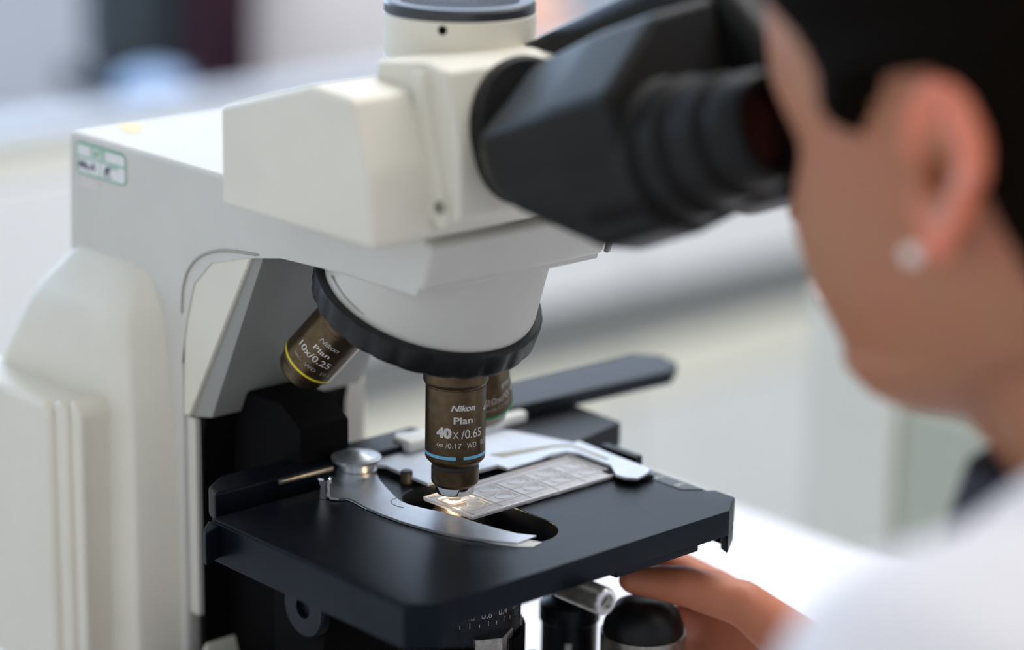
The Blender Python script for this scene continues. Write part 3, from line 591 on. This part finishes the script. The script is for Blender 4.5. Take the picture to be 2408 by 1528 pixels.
# knurled chrome clamp screw
bm = B(); n = 84; KC = Vector((62, 1.5, -15.8)); prof = [(0, 5.0), (0, 5.6), (23.6, 5.6), (24.4, 5.0), (24.6, 3.4), (23.4, 3.3), (23.4, 0)]; rings = []
for s_, r_ in prof:
    c = KC + Vector((1, 0, 0))*s_
    if r_ == 0: rings.append([bm.verts.new(V(*c))]); continue
    rings.append([bm.verts.new(V(*(c + Vector((0, math.cos(2*math.pi*i/n), math.sin(2*math.pi*i/n)))*(r_ - (0.45 if (i % 2 and r_ > 5.1) else 0))))) for i in range(n)])
for a, b in zip(rings, rings[1:]):
    for i in range(n):
        j = (i+1) % n
        if len(b) == 1: bm.faces.new((a[i], b[0], a[j]))
        else: bm.faces.new((a[i], b[i], b[j], a[j]))
bm.faces.new(rings[0][::-1]); ks = fin('clamp_screw', bm, M['steeldirty'], ms, smooth=False)
ks['label'] = 'knurled chrome clamp screw'
bm = B(); lathe(bm, (86.3, 1.5, -15.8), (1, 0, 0), [(0, 5.15), (0.25, 5.1), (0.4, 4.7), (0.4, 3.3), (-1, 3.2)], 48, False); fin('screw_rim', bm, M['chrome'], ks)
bm = B(); prism(bm, [(-0.2, -17.0), (0.3, -17.4), (3.2, -14.6), (2.7, -14.2)], 85.4, 85.55, 'x'); fin('screw_slot', bm, M['blackmatt'], ks, smooth=False)
# stage drive knobs
bm = B(); lathe(bm, (4, 62, -36), (0, 0, -1), [(-22, 6), (0, 7), (14, 7.4), (18, 8.4), (20, 12.4), (21, 13), (28, 13), (29, 12), (60, 12), (61, 0)], 48); fin('stage_drive_shaft', bm, M['black'], ms)
bm = B(); box(bm, 11.6, 13.4, 52.0, 56, -84, -71, 0.3); fin('drive_label', bm, M['whiteband'], ms)
bm = B(); lathe(bm, (41, 69, -46), (0, 0, -1), [(0, 0), (0, 4), (0.5, 8), (2.5, 12), (6, 15), (11, 16.8), (17, 17.2), (50, 17.2), (51, 0)], 64); fin('stage_drive_knob', bm, M['rubber'], ms)
bm = B(); box(bm, 0, 44, 58, 74, -104, -96, 2); fin('drive_link', bm, M['black'], ms)
bm = B(); lathe(bm, (41, 69, -46), (0, 0, -1), [(14, 17.3), (14, 17.9), (24, 17.9), (24, 17.3)], 64); fin('knob_sleeve', bm, M['steeldirty'], ms)

# ================================================================= SLIDE
sx0, sx1, sy0, sy1 = -11.4, 18.6, -6.8, 74.4
sl_ = thing('counting_slide', 'clear plastic ten-chamber slide numbered along its front edge, on the black stage', 'slide', (4, 35, 0.1))
bm = B(); prism(bm, [(sx0, sy0), (sx1, sy0), (sx1, sy1), (sx0, sy1)], 0.15, 1.15, 'z', 0.15, 1); fin('plate', bm, M['acrylic'], sl_, smooth=False)
bm = B(); t = 0.5
for a in (sx0, sx1-0.7): box(bm, a, a+0.7, sy0, sy1, 1.15, 1.75)
for a in (sy0, sy1-0.7): box(bm, sx0+0.7, sx1-0.7, a, a+0.7, 1.15, 1.75)
box(bm, sx0+1.2, sx0+1.5, sy0+2, sy1-2, 1.15, 1.5)
fin('rim', bm, M['acrylicrim'], sl_, smooth=False)
bm = B(); lathe(bm, (1.0, -1.0, 1.16), (0, 0, 1), [(0, 5.2), (0.12, 5.2), (0.12, 0)], 40); fin('glow_diffuser', bm, mat('milky_diffuser', (0.97, 0.95, 0.92), 0.7, **{'Transmission Weight': 0.7, 'IOR': 1.3}), sl_, smooth=False)  # frosted disc added to spread the glow from below
n_ch = 5; pitch = (sy1-sy0-4)/n_ch
for i in range(n_ch):
    for j in range(2):
        yc = sy0+2+pitch*(i+0.5); xc = (-2.4, 7.6)[j]
        bm = B(); w2, h2 = 4.4, pitch/2-0.9
        o_ = [(xc-w2, yc-h2), (xc+w2, yc-h2), (xc+w2, yc+h2), (xc-w2, yc+h2)]; in_ = [(xc-w2+.4, yc-h2+.4), (xc+w2-.4, yc-h2+.4), (xc+w2-.4, yc+h2-.4), (xc-w2+.4, yc+h2-.4)]
        slab_hole(bm, o_, in_, 1.15, 1.55); fin('chamber_frame', bm, M['acrylicrim'], sl_, smooth=False)
        if i+j > 0:
            bm = B(); n = 40
            slab_hole(bm, [(xc+3.3*math.cos(2*math.pi*k/n), yc+1.6+3.9*math.sin(2*math.pi*k/n)) for k in range(n)], [(xc+2.9*math.cos(2*math.pi*k/n), yc+1.6+3.5*math.sin(2*math.pi*k/n)) for k in range(n)], 1.15, 1.45); fin('well', bm, M['acrylicrim'], sl_, smooth=False)
    bm = B(); box(bm, 12.6, 18.2, yc-pitch/2+0.9, yc+pitch/2-0.9, 1.15, 1.28); fin('number_field', bm, mat('frosted_acrylic', (0.85, 0.83, 0.84), 0.45, **{'Transmission Weight': 0.45}), sl_, smooth=False) if i < 1 else fin('number_field', bm, bpy.data.materials['frosted_acrylic'], sl_, smooth=False)
    text_on_plane('moulded_number', sl_, str(10-i), (17.3, yc-(2.2 if i == 0 else 1.2), 1.34), (0, 1, 0), (-1, 0, 0), 4.2 if i == 0 else 2.0, 3.4, M['print'])
# ================================================================= PAPERS on the counter, upper right
pb = thing('ring_binder', 'blue binder standing on the ledge between the eyepieces and the forehead', 'binder', (-1409, 1622, -150))
bm = B(); box(bm, -1426, -1392, 1590, 1655, -149.5, -84, 2); fin('cover', bm, M['blueplastic'], pb)
bm = B(); box(bm, -1423, -1395, 1588, 1652, -147, -83, 0.5); fin('pages', bm, M['paper'], pb)
bm = B(); box(bm, -1424, -1390, 1666, 1742, -149.8, -112, 2); bx_ = fin('carton', bm, M['paper'], None)
tag(bx_, 'small white carton on the ledge beside the blue binder, seen past the forehead', 'box')
# ================================================================= PEOPLE
def ball(bm, c, rx, ry, rz, d=(1, 0, 0), u=14, v=10):
    """ellipsoid, rx along d, ry sideways (y), rz the third axis"""
    d = Vector(d).normalized(); y = Vector((0, 1, 0)); y = (y-d*y.dot(d)).normalized(); z = d.cross(y); c = Vector(c); rings = []
    for i in range(v+1):
        t = math.pi*i/v
        if i in (0, v): rings.append([bm.verts.new(V(*(c+d*(rx*math.cos(t)))))]); continue
        rings.append([bm.verts.new(V(*(c + d*(rx*math.cos(t)) + y*(ry*math.sin(t)*math.cos(2*math.pi*j/u)) + z*(rz*math.sin(t)*math.sin(2*math.pi*j/u))))) for j in range(u)])
    for a, b in zip(rings, rings[1:]):
        for j in range(u):
            k = (j+1) % u
            if len(a) == 1: bm.faces.new((a[0], b[k], b[j]))
            elif len(b) == 1: bm.faces.new((a[j], a[k], b[0]))
            else: bm.faces.new((a[j], a[k], b[k], b[j]))
def limb(bm, pts, rr, n=16):
    p = smooth_poly(pts, 5, False); k = len(p); r = []
    for i in range(k):
        t = i/5; a = min(int(t), len(rr)-1); b = min(a+1, len(rr)-1); r.append(rr[a]+(rr[b]-rr[a])*(t-a))
    tube(bm, p, r, n); ball(bm, p[0], r[0], r[0], r[0]); ball(bm, p[-1], r[-1], r[-1], r[-1])
def torso(bm, secs, n=28):
    """secs: (centre, half width, half depth, forward-ish tilt normal)"""
    rs = []
    for c, hw, hd, nrm in secs:
        nrm = Vector(nrm).normalized(); y = Vector((0, 1, 0)); f = y.cross(nrm).normalized(); c = Vector(c); r = []
        for i in range(n):
            a = 2*math.pi*i/n; ca, sa = math.cos(a), math.sin(a)
            r.append(tuple(c + y*(hw*math.copysign(abs(ca)**0.85, ca)) + f*(hd*math.copysign(abs(sa)**0.85, sa))))
        rs.append(r)
    loft(bm, rs)
def voxel(o, size, smooth=6, fac=0.5):
    m = o.modifiers.new('r', 'REMESH'); m.mode = 'VOXEL'; m.voxel_size = size*S; m.use_smooth_shade = True
    if smooth: s = o.modifiers.new('s', 'SMOOTH'); s.iterations = smooth; s.factor = fac
    apply_mods(o)
    for p in o.data.polygons: p.use_smooth = True
def hand(bm, wrist, knuckle, palm_n, thumb_side, curls, scale=1.0, spread=1.0, wr=(26, 19), spans=None):
    """wrist/knuckle centres, palm_n = direction the palm faces, thumb_side = unit vector towards the thumb"""
    w_, k_ = Vector(wrist), Vector(knuckle); d = (k_-w_).normalized(); pn = Vector(palm_n); pn = (pn-d*pn.dot(d)).normalized()
    ts = Vector(thumb_side); ts = (ts-d*ts.dot(d)-pn*ts.dot(pn)).normalized(); L = (k_-w_).length
    secs = []
    for t, a, b in ((0, 24, 17), (0.25, 28, 16), (0.6, 38, 15), (0.9, 41, 13), (1.02, 38, 11)):
        c = w_ + d*(L*t); r = []
        for i in range(20):
            an = 2*math.pi*i/20; r.append(tuple(c + ts*(a*scale*math.cos(an)) + pn*(b*scale*math.sin(an))))
        secs.append(r)
    loft(bm, secs)
    lens = ((40, 24, 20), (45, 28, 21), (41, 26, 21), (32, 19, 18))
    for f in range(4):
        off = (1.5-f)*19.5*scale; base = w_ + d*(L*(0.94-0.04*abs(f-1.2))) + ts*off*0.98
        ang = 0; p = base - d*14*scale; pts = [tuple(p), tuple(base)]; cur = base; c1 = curls[f]; sp = (1.5-f)*0.06*spread
        for s_, l in enumerate(lens[f]):
            ang += c1[s_]; dv_ = (d*math.cos(ang) + pn*math.sin(ang) + ts*sp).normalized(); cur = cur + dv_*l*scale; pts.append(tuple(cur))
        tube(bm, pts, [9.5*scale, 9.6*scale, 8.8*scale, 8.0*scale, 6.2*scale], 12); ball(bm, pts[-1], 6.4*scale, 6.4*scale, 6.4*scale)
        for q, r_ in zip(pts[1:4], (9.9, 9.0, 8.2)): ball(bm, q, r_*scale, r_*scale, r_*scale)
    tb = w_ + d*(L*0.22) + ts*20*scale; t1 = tb + (d*0.62+ts*0.62+pn*0.35).normalized()*40*scale; t2 = t1 + (d*0.85+ts*0.2+pn*0.45).normalized()*30*scale; t3 = t2 + (d*0.9-ts*0.05+pn*0.45).normalized()*24*scale
    tube(bm, [tuple(tb), tuple(t1), tuple(t2), tuple(t3)], [15*scale, 11.5*scale, 10*scale, 7.5*scale], 12)
    for q, r_ in ((tb, 15), (t1, 11.6), (t2, 10.2), (t3, 7.6)): ball(bm, q, r_*scale, r_*scale, r_*scale)

def interp(tab, z):
    if z >= tab[0][0]: return tab[0][1:]
    for a, b in zip(tab, tab[1:]):
        if z >= b[0]:
            t = (z-b[0])/(a[0]-b[0]); t = t*t*(3-2*t)*0.35 + t*0.65
            return tuple(q+(p-q)*t for p, q in zip(a[1:], b[1:]))
    return tab[-1][1:]
#            up    front back  half width
HEADTAB = [(112, 12, -18, 10), (108, 36, -44, 34), (98, 60, -66, 52), (82, 84, -82, 64), (60, 92, -92, 71), (38, 93, -95, 72), (20, 90, -94, 72), (8, 86, -92, 71),
           (-8, 89, -87, 69), (-22, 92, -80, 67), (-38, 91, -68, 64), (-52, 86, -52, 59), (-64, 81, -34, 52), (-73, 76, -14, 43), (-79, 68, 8, 32), (-84, 56, 24, 18)]
def head_surface(n=190, m=120, extra=None, face=True):
    """rings of local (fwd, lat, up) points"""
    out = []
    for i in range(m+1):
        t = i/m; b = 111.8 - t*(111.8+83.8); F, Bk, Wd = interp(HEADTAB, b); F += 4 + 0.03*max(b, 0); ring = []
        for j in range(n):
            a = 2*math.pi*j/n; ca, sa = math.cos(a), math.sin(a); mid = min(max(-8, Bk+12), F-12) if b > -60 else (F+Bk)/2
            r = (F-mid) if ca > 0 else (mid-Bk)
            k = 0.70 if ca > 0 else 0.95
            x = mid + r*math.copysign(abs(ca)**k, ca); y = Wd*math.copysign(abs(sa)**0.92, sa)
            if face and ca > 0:
                def g(y0, z0, sy, sz): return math.exp(-((abs(y)-y0)/sy)**2-((b-z0)/sz)**2)
                x += 9*g(0, 2, 7, 14) + 15*g(0, -12, 7.5, 10) + 20*g(0, -21, 9, 8) + 6*g(10, -24, 6, 6)
                x -= 9*g(31, 10, 15, 10); x += 4*g(31, 10, 8, 6); x += 4*g(28, 27, 18, 7)
                x += 6*g(0, -43, 15, 4.5) + 6*g(0, -53, 13, 4.5) - 3*g(0, -48, 17, 1.8) - 3*g(0, -62, 18, 5) + 5*g(0, -74, 14, 9)
                x += 3*g(42, -14, 14, 14); 
            if face: y -= math.copysign(15*math.exp(-((x-1.5)/4.0)**2-((b+3)/4.5)**2), y) if abs(y) > 50 else 0
            ring.append((x, y, b))
        out.append(ring)
    return out
def place_head(c, pitch, yawdeg=0.0):
    th = math.radians(pitch); q = Matrix.Rotation(math.radians(yawdeg), 3, 'Z')
    f = q @ Vector((-math.cos(th), 0, -math.sin(th))); u = q @ Vector((-math.sin(th), 0, math.cos(th))); l = q @ Vector((0, -1, 0)); c = Vector(c)
    return lambda a, b, d: tuple(c + f*a + l*b + u*d)          # (forward, left, up)
def add_rings(bm, rings, fn):
    vs = [[bm.verts.new(V(*fn(*p))) for p in r] for r in rings]; n = len(vs[0])
    for a, b in zip(vs, vs[1:]):
        for i in range(n): bm.faces.new((a[i], b[i], b[(i+1) % n], a[(i+1) % n]))
    bm.faces.new(vs[0][::-1]); bm.faces.new(vs[-1])
def ear(bm, fn, side=1):
    n, m = 40, 12; tl = math.radians(12)
    def pt(r, ph, back):
        # outline
        ox = math.cos(ph); oz = math.sin(ph); wx = (15.5 if ox < 0 else 14.0)*(1.12 if oz > 0 else 0.86 + 0.0*oz)
        if oz < -0.5: wx *= 0.80
        x = wx*ox*r; z = 29.5*oz*r
        h = 3.0
        rim = math.exp(-((r-0.90)/0.10)**2)*(0.15 if (ox > 0.5 and -0.75 < oz < 0.45) else 1.0)
        if oz < -0.72: rim *= 0.3
        h += 5.0*rim + 3.2*math.exp(-((r-0.56)/0.10)**2)*(1 if ox < 0.25 and oz > -0.5 else 0) - 3.2*math.exp(-(r/0.38)**2)
        h -= 22*math.exp(-((x-5.0)/4.0)**2-((z+3.0)/4.6)**2)
        h += 4.5*math.exp(-((x-11.5)/2.2)**2-((z+4.0)/4.0)**2)
        if back: h = -6.0 + (3.0 if r > 0.8 else 0) - 14*math.exp(-((x-5.0)/5.0)**2-((z+3.0)/5.6)**2)
        # tilt: leans back at the top, flares out to the rear
        X = x*math.cos(tl) - z*math.sin(tl); Z = x*math.sin(tl) + z*math.cos(tl)
        lat = 73.5 + h + max(0.0, (9 - x))*0.16
        return fn(X - 6.5, side*lat, Z*0.93 + 1)
    fr = [[bm.verts.new(V(*pt(r_/m, 2*math.pi*i/n, False))) for i in range(n)] for r_ in range(1, m+1)]
    bk = [[bm.verts.new(V(*pt(r_/m, 2*math.pi*i/n, True))) for i in range(n)] for r_ in range(m, 0, -1)]
    rs = fr + bk
    c0 = bm.verts.new(V(*pt(0, 0, False))); c1 = bm.verts.new(V(*pt(0, 0, True)))
    for i in range(n): bm.faces.new((c0, rs[0][i], rs[0][(i+1) % n])); bm.faces.new((c1, rs[-1][(i+1) % n], rs[-1][i]))
    for a, b in zip(rs, rs[1:]):
        for i in range(n): bm.faces.new((a[i], b[i], b[(i+1) % n], a[(i+1) % n]))
def hair_rings(n=150, m=110, thick=7.0):
    from mathutils import noise
    HL = [(110, 96), (92, 92), (72, 83), (53, 69), (40, 52), (29.5, 44), (19, 42), (12, 36), (8, 26), (5, 2), (4, -6), (-4, -10), (-12, -12), (-30, -19), (-50, -30), (-87, -55)]
    out = []
    for ring in head_surface(n, m, face=False):
        rr = []
        for x, y, b in ring:
            am = interp([(p, q) for p, q in HL], b)[0]
            s_ = max(0.0, min(1.0, (am-x)/11.0)); s_ = s_*s_*(3-2*s_)
            if -30 < b < 30 and x > -8: s_ *= max(0.0, min(1.0, (x-(10+(30-b)*0.85))/5.0))
            c = Vector((x*0.5, 0, b*0.5)) if b > 0 else Vector((x*0.6, 0, b)); nrm = (Vector((x, y, b))-Vector((-5, 0, min(b, 20)))).normalized()
            k = noise.noise(Vector((x*0.012, y*0.08+b*0.09, b*0.02)))*2.2 + noise.noise(Vector((x*0.03, y*0.25+b*0.25, 3.3)))*0.9
            off = -3.5 + s_*(thick+3.5+k)
            rr.append((x+nrm.x*off, y+nrm.y*off, b+nrm.z*off))
        out.append(rr)
    return out

# ---- the woman at the eyepieces
wm = thing('person', 'dark-haired woman in a white lab coat with a pearl earring, bent over the eyepieces', 'person', (620, 0, -1050))
HC = (287, 0, 197); HF = place_head(HC, 12)
bm = B(); add_rings(bm, head_surface(), HF); ear(bm, HF, 1); ear(bm, HF, -1)
limb(bm, [(306, 0, 150), (330, 0, 105), (362, 0, 60), (400, 0, 25)], [50, 46, 50, 62], 24)
limb(bm, [(268, 0, 130), (306, 0, 108), (342, 0, 66)], [28, 34, 40], 20)
SP = [((400, 0, 40), 80, 55, (-0.5, 0, 0.85)), ((425, 0, 20), 142, 70, (-0.5, 0, 0.85)), ((460, 0, -50), 160, 100, (-0.45, 0, 0.9)), ((500, 0, -150), 142, 102, (-0.35, 0, 0.93)), ((545, 0, -260), 128, 96, (-0.25, 0, 0.97)), ((590, 0, -350), 160, 112, (-0.1, 0, 1)), ((605, 0, -430), 172, 118, (0, 0, 1))]
torso(bm, SP)
armL = [(404, -170, 84), (378, -205, -30), (345, -226, -118), (150, -190, -100), (30, -150, -104)]
armR = [(404, 168, 78), (385, 200, -50), (360, 205, -118), (225, 156, -108), (101, 120, -84)]
limb(bm, armL, [42, 36, 32, 26, 26]); limb(bm, armR, [42, 36, 32, 26, 26])
# legs, seated
for s_ in (-1, 1):
    limb(bm, [(600, s_*90, -410), (400, s_*105, -420), (215, s_*110, -425), (225, s_*112, -640), (240, s_*112, -860), (245, s_*112, -985)], [88, 78, 58, 52, 42, 34])
# right hand on the stage drive: index and middle reach over the dark knob
hand(bm, (101, 120, -84), (36, 111, -70), (-0.3, -0.9, -0.2), (0.1, -0.3, 0.95), ((0.1, 0.35, 0.3), (1.0, 1.0, 0.6), (1.0, 1.0, 0.6), (1.1, 1.0, 0.6)), 0.86)
# left hand at the focus knob
hand(bm, (30, -150, -104), (-50, -124, -104), (0.0, 0.6, -0.8), (0.0, 0.7, 0.7), ((0.5, 0.6, 0.5),)*4, 0.86)
body = fin('body', bm, M['skin'], wm)
voxel(body, 2.4, 4, 0.5)
at = body.data.attributes.new('flush_glow', 'FLOAT', 'POINT'); hc = V(*HC); vals = []
for v in body.data.vertices:
    p = v.co; x, y, z = p.x/S, p.y/S, p.z/S-ZF; fl = 0.0
    if -98 < y < -62 and abs(z-197) < 34 and 268 < x < 318: fl = max(0.0, min(1.0, (-y-70)/5.0))*max(0, min(1, (x-276)/6))*max(0.12, min(1, (math.hypot((x-292)*1.5, z-198)-9)/10))  # ear: natural redness plus the backlit glow put into the colour
    if x < 130: fl = 0.3
    vals.append(fl)
at.data.foreach_set('value', vals)
bm = B(); add_rings(bm, hair_rings(), HF); hair = fin('hair', bm, M['hair'], wm, angle=180)
bm = B(); c = HF(-112, 0, 52); ball(bm, c, 36, 40, 36, (1, 0, 0.3), 32, 20); bmesh.ops.rotate
fin('hair_bun', bm, M['hair'], hair, angle=180)
for s_ in (1, -1):
    bm = B(); ball(bm, HF(1.5, s_*83, -22), 3.0, 3.0, 3.0, (1, 0, 0), 20, 14); fin('pearl_earring', bm, M['pearl'], wm)
    bm = B(); ball(bm, HF(70.5, s_*31, 10), 10.5, 10.5, 10.5, (1, 0, 0), 20, 14); fin('eye', bm, M['whiteband'], wm)
bm = B(); rs = []
for i in range(41):
    a = 2*math.pi*i/40
    rs.append((320+60*math.cos(a), 54*math.sin(a), 82 + 12*math.cos(a)))
def strip(bm, pts, up, h, th):
    prev = None
    for p in pts:
        p = Vector(p); o_ = (p-Vector((333, 0, 80))); o_.z = 0; o_.normalize(); u_ = Vector(up)
        q = [bm.verts.new(V(*x)) for x in (p, p+u_*h-o_*4, p+u_*h-o_*(4-th), p+o_*th)]
        if prev:
            for k in range(4): bm.faces.new((prev[k], prev[(k+1) % 4], q[(k+1) % 4], q[k]))
        prev = q
strip(bm, rs, (0.1, 0, 1), 24, 3); fin('shirt_collar', bm, M['navy'], wm)
# lab coat
bm = B()
torso(bm, [((c_[0][0]+4, 0, c_[0][2]+2), c_[1]+16, c_[2]+16, c_[3]) for c_ in SP[:1]] + [((c_[0][0], 0, c_[0][2]), c_[1]+14, c_[2]+15, c_[3]) for c_ in SP[1:]] + [((604, 0, -520), 190, 140, (0, 0, 1))])
limb(bm, armL[:3] + [(150, -190, -100), (55, -157, -104)], [64, 56, 48, 41, 35]); limb(bm, armR[:3] + [(220, 150, -112), (140, 130, -94)], [64, 56, 48, 41, 35])
for s_ in (-1, 1):
    limb(bm, [(600, s_*90, -410), (440, s_*105, -415), (300, s_*110, -425)], [104, 98, 86])
limb(bm, [(404, -166, 78), (412, -80, 62), (412, 80, 62), (404, 166, 78)], [62, 66, 66, 62]); limb(bm, [(470, -110, 10), (475, 0, 20), (470, 110, 10)], [70, 75, 70]); limb(bm, [(404, -168, 86), (386, -110, 104), (374, -60, 112)], [62, 46, 26]); limb(bm, [(404, 168, 82), (386, 110, 98), (374, 60, 108)], [60, 46, 26])
# lapels
for s_ in (-1, 1):
    limb(bm, [(392, s_*62, 120), (345, s_*74, 104), (300, s_*56, 66), (275, s_*40, 20), (300, s_*30, -70)], [10, 15, 17, 16, 12], 12)
coat = fin('lab_coat', bm, M['coat'], wm)
voxel(coat, 5, 8, 0.5)
from mathutils import noise as _n
def ruffle(o, fn):
    me = o.data; nn = [Vector(v.normal) for v in me.vertices]; pp = [v.co.copy() for v in me.vertices]; flat = []
    for p, nv in zip(pp, nn): flat.extend(p + nv*fn(p))
    me.vertices.foreach_set('co', flat); me.update()
ruffle(coat, lambda p: _n.noise(Vector((p.x*14, p.y*14, p.z*9)))*0.006 + _n.noise(Vector((p.x*32, p.y*32, p.z*21)))*0.0025)
bm = B(); strip(bm, [(345+56*math.cos(math.radians(a))*1.1, 66*math.sin(math.radians(a)), 92+32*math.cos(math.radians(a))) for a in range(-125, 126, 10)], (-0.1, 0, 1), 26, 6); fin('coat_collar', bm, M['coat'], coat)
bm = B()
for s_ in (-1, 1):
    limb(bm, [(600, s_*90, -410), (400, s_*105, -420), (210, s_*110, -425), (222, s_*112, -640), (240, s_*112, -880), (243, s_*112, -960)], [98, 88, 68, 62, 54, 50])
torso(bm, [((590, 0, -330), 166, 122, (0, 0, 1)), ((605, 0, -445), 182, 128, (0, 0, 1))])
tr = fin('trousers', bm, M['trousers'], wm); voxel(tr, 8, 4)
for s_ in (-1, 1):
    bm = B(); limb(bm, [(262, s_*112, -1010), (200, s_*113, -1018), (120, s_*114, -1024)], [38, 34, 25]); box(bm, 90, 290, s_*112-36, s_*112+36, -1049, -1035, 8); sh = fin('shoe', bm, M['blackmatt'], wm); voxel(sh, 5, 3)
# stool
stl = thing('lab_stool', 'round black padded stool under the woman in the lab coat', 'stool', (605, 0, -1050))
bm = B(); lathe(bm, (605, 0, -620), (0, 0, 1), [(0, 178), (10, 188), (42, 190), (56, 176), (60, 0)], 48); fin('seat', bm, M['blackmatt'], stl)
bm = B(); lathe(bm, (605, 0, -1000), (0, 0, 1), [(0, 26), (220, 26), (222, 18), (379, 18)], 24); fin('column', bm, M['steel'], stl)
for i in range(5):
    a = i*2*math.pi/5+0.3; bm = B(); tube(bm, [(605, 0, -990), (605+150*math.cos(a), 150*math.sin(a), -1015), (605+260*math.cos(a), 260*math.sin(a), -1032)], [17, 14, 11]); fin('leg', bm, M['steel'], stl)

# ---- the colleague behind the counter
cw = thing('person', 'colleague in a white coat standing behind the counter, only the waist in view', 'person', (-1800, 1330, -1050))
PX, PY = -1760, 1362
bm = B()
def Q(x, y, z): return (PX+x, PY+y, z)
HF2 = (lambda a, b, d: (PX+30+a, PY+b, 470+d))
add_rings(bm, head_surface(60, 50), HF2)
limb(bm, [Q(15, 0, 400), Q(5, 0, 340), Q(0, 0, 290)], [52, 48, 60])
torso(bm, [(Q(0, 0, 320), 90, 55, (0, 0, 1)), (Q(0, 0, 280), 175, 85, (0, 0, 1)), (Q(0, 0, 160), 170, 105, (0, 0, 1)), (Q(0, 0, 20), 145, 98, (0, 0, 1)), (Q(0, 0, -120), 170, 112, (0, 0, 1)), (Q(0, 0, -200), 178, 115, (0, 0, 1))])
limb(bm, [Q(0, 190, 265), Q(20, 225, 90), Q(60, 235, -20), Q(140, 185, -80), Q(208, 118, -108)], [48, 42, 38, 34, 25])
limb(bm, [Q(0, -190, 265), Q(-10, -225, 90), Q(0, -235, -20), Q(60, -160, -30), Q(110, -80, -20)], [48, 42, 38, 34, 25])
hand(bm, Q(208, 118, -108), Q(262, 80, -122), (0.2, 0, -1), (0.2, -1, 0), ((0.25, 0.3, 0.2),)*4, 0.9)
hand(bm, Q(110, -80, -20), Q(130, 0, -10), (-1, 0, 0), (0, 0, 1), ((0.3, 0.4, 0.3),)*4, 0.9)
for s_ in (-1, 1): limb(bm, [Q(0, s_*88, -200), Q(5, s_*90, -400), Q(10, s_*90, -600), Q(0, s_*92, -820), Q(-5, s_*92, -985)], [88, 76, 56, 50, 36])
b2 = fin('body', bm, mat('light_skin', (0.66, 0.42, 0.34), 0.5, noise=0.06, nscale=20, **{'Subsurface Weight': 0.1}), cw); voxel(b2, 5, 4)
bm = B()
torso(bm, [(Q(0, 0, 310), 110, 72, (0, 0, 1)), (Q(0, 0, 280), 192, 104, (0, 0, 1)), (Q(0, 0, 160), 188, 124, (0, 0, 1)), (Q(0, 0, 20), 180, 120, (0, 0, 1)), (Q(0, 0, -200), 215, 140, (0, 0, 1)), (Q(0, 0, -480), 225, 150, (0, 0, 1))])
limb(bm, [Q(0, 190, 265), Q(20, 225, 90), Q(60, 235, -20), Q(140, 185, -80), Q(180, 148, -96)], [60, 54, 50, 44, 38])
limb(bm, [Q(0, -190, 265), Q(-10, -225, 90), Q(0, -235, -20), Q(60, -160, -30), Q(90, -110, -24)], [60, 54, 50, 44, 38])
c2 = fin('lab_coat', bm, M['coat'], cw); voxel(c2, 9, 4)
ruffle(c2, lambda p: _n.noise(Vector((p.x*12, p.y*12, p.z*6)))*0.010)
hr = [[(x-0, y, b) for x, y, b in r] for r in hair_rings(60, 50)]
bm = B(); add_rings(bm, hr, HF2); fin('hair', bm, M['hair'], cw, angle=180)
bm = B()
for s_ in (-1, 1): limb(bm, [Q(0, s_*88, -200), Q(5, s_*90, -400), Q(10, s_*90, -600), Q(0, s_*92, -820), Q(-5, s_*92, -960)], [98, 86, 68, 62, 56])
t2 = fin('trousers', bm, M['maroon'], cw); voxel(t2, 10, 3)
for s_ in (-1, 1):
    bm = B(); limb(bm, [Q(0, s_*92, -1005), Q(60, s_*92, -1014), Q(140, s_*92, -1020)], [40, 36, 28]); fin('shoe', bm, M['blackmatt'], cw)
# ---- maroon garment hanging behind the ledge
bm = B(); n = 60; gp = []
for i in range(n):
    t = i/(n-1); gp.append((-1640 + 14*math.sin(t*19) + 5*math.sin(t*41), 1045+82*t))
pts2 = gp + [(x-22, y) for x, y in gp[::-1]]
prism(bm, pts2, -620, 420, 'z'); gm_ = fin('hanging_garment', bm, M['maroon'], None)
tag(gm_, 'dark maroon garment hanging in vertical folds between the slate chair and the white coat', 'garment')
bm = B(); 
rk = thing('garment_stand', 'thin black stand that holds up the maroon garment', 'stand', (-1650, 1050, -1050))
bm = B(); lathe(bm, (-1678, 1086, -1040), (0, 0, 1), [(0, 8), (1470, 8)], 16); fin('pole', bm, M['blackmatt'], rk)
bm = B(); tube(bm, [(-1678, 1086, 428), (-1655, 1042, 428), (-1655, 1130, 428)], 8, 10); fin('crossbar', bm, M['blackmatt'], rk)
bm = B(); lathe(bm, (-1678, 1086, -1050), (0, 0, 1), [(0, 60), (8, 58), (14, 16), (14, 0)], 32); fin('base', bm, M['blackmatt'], rk)

# ---------------------------------------------------------------- flat faces stay flat next to their bevels
for o in WN:
    wn = o.modifiers.new('wn', 'WEIGHTED_NORMAL'); wn.keep_sharp = True; wn.weight = 60
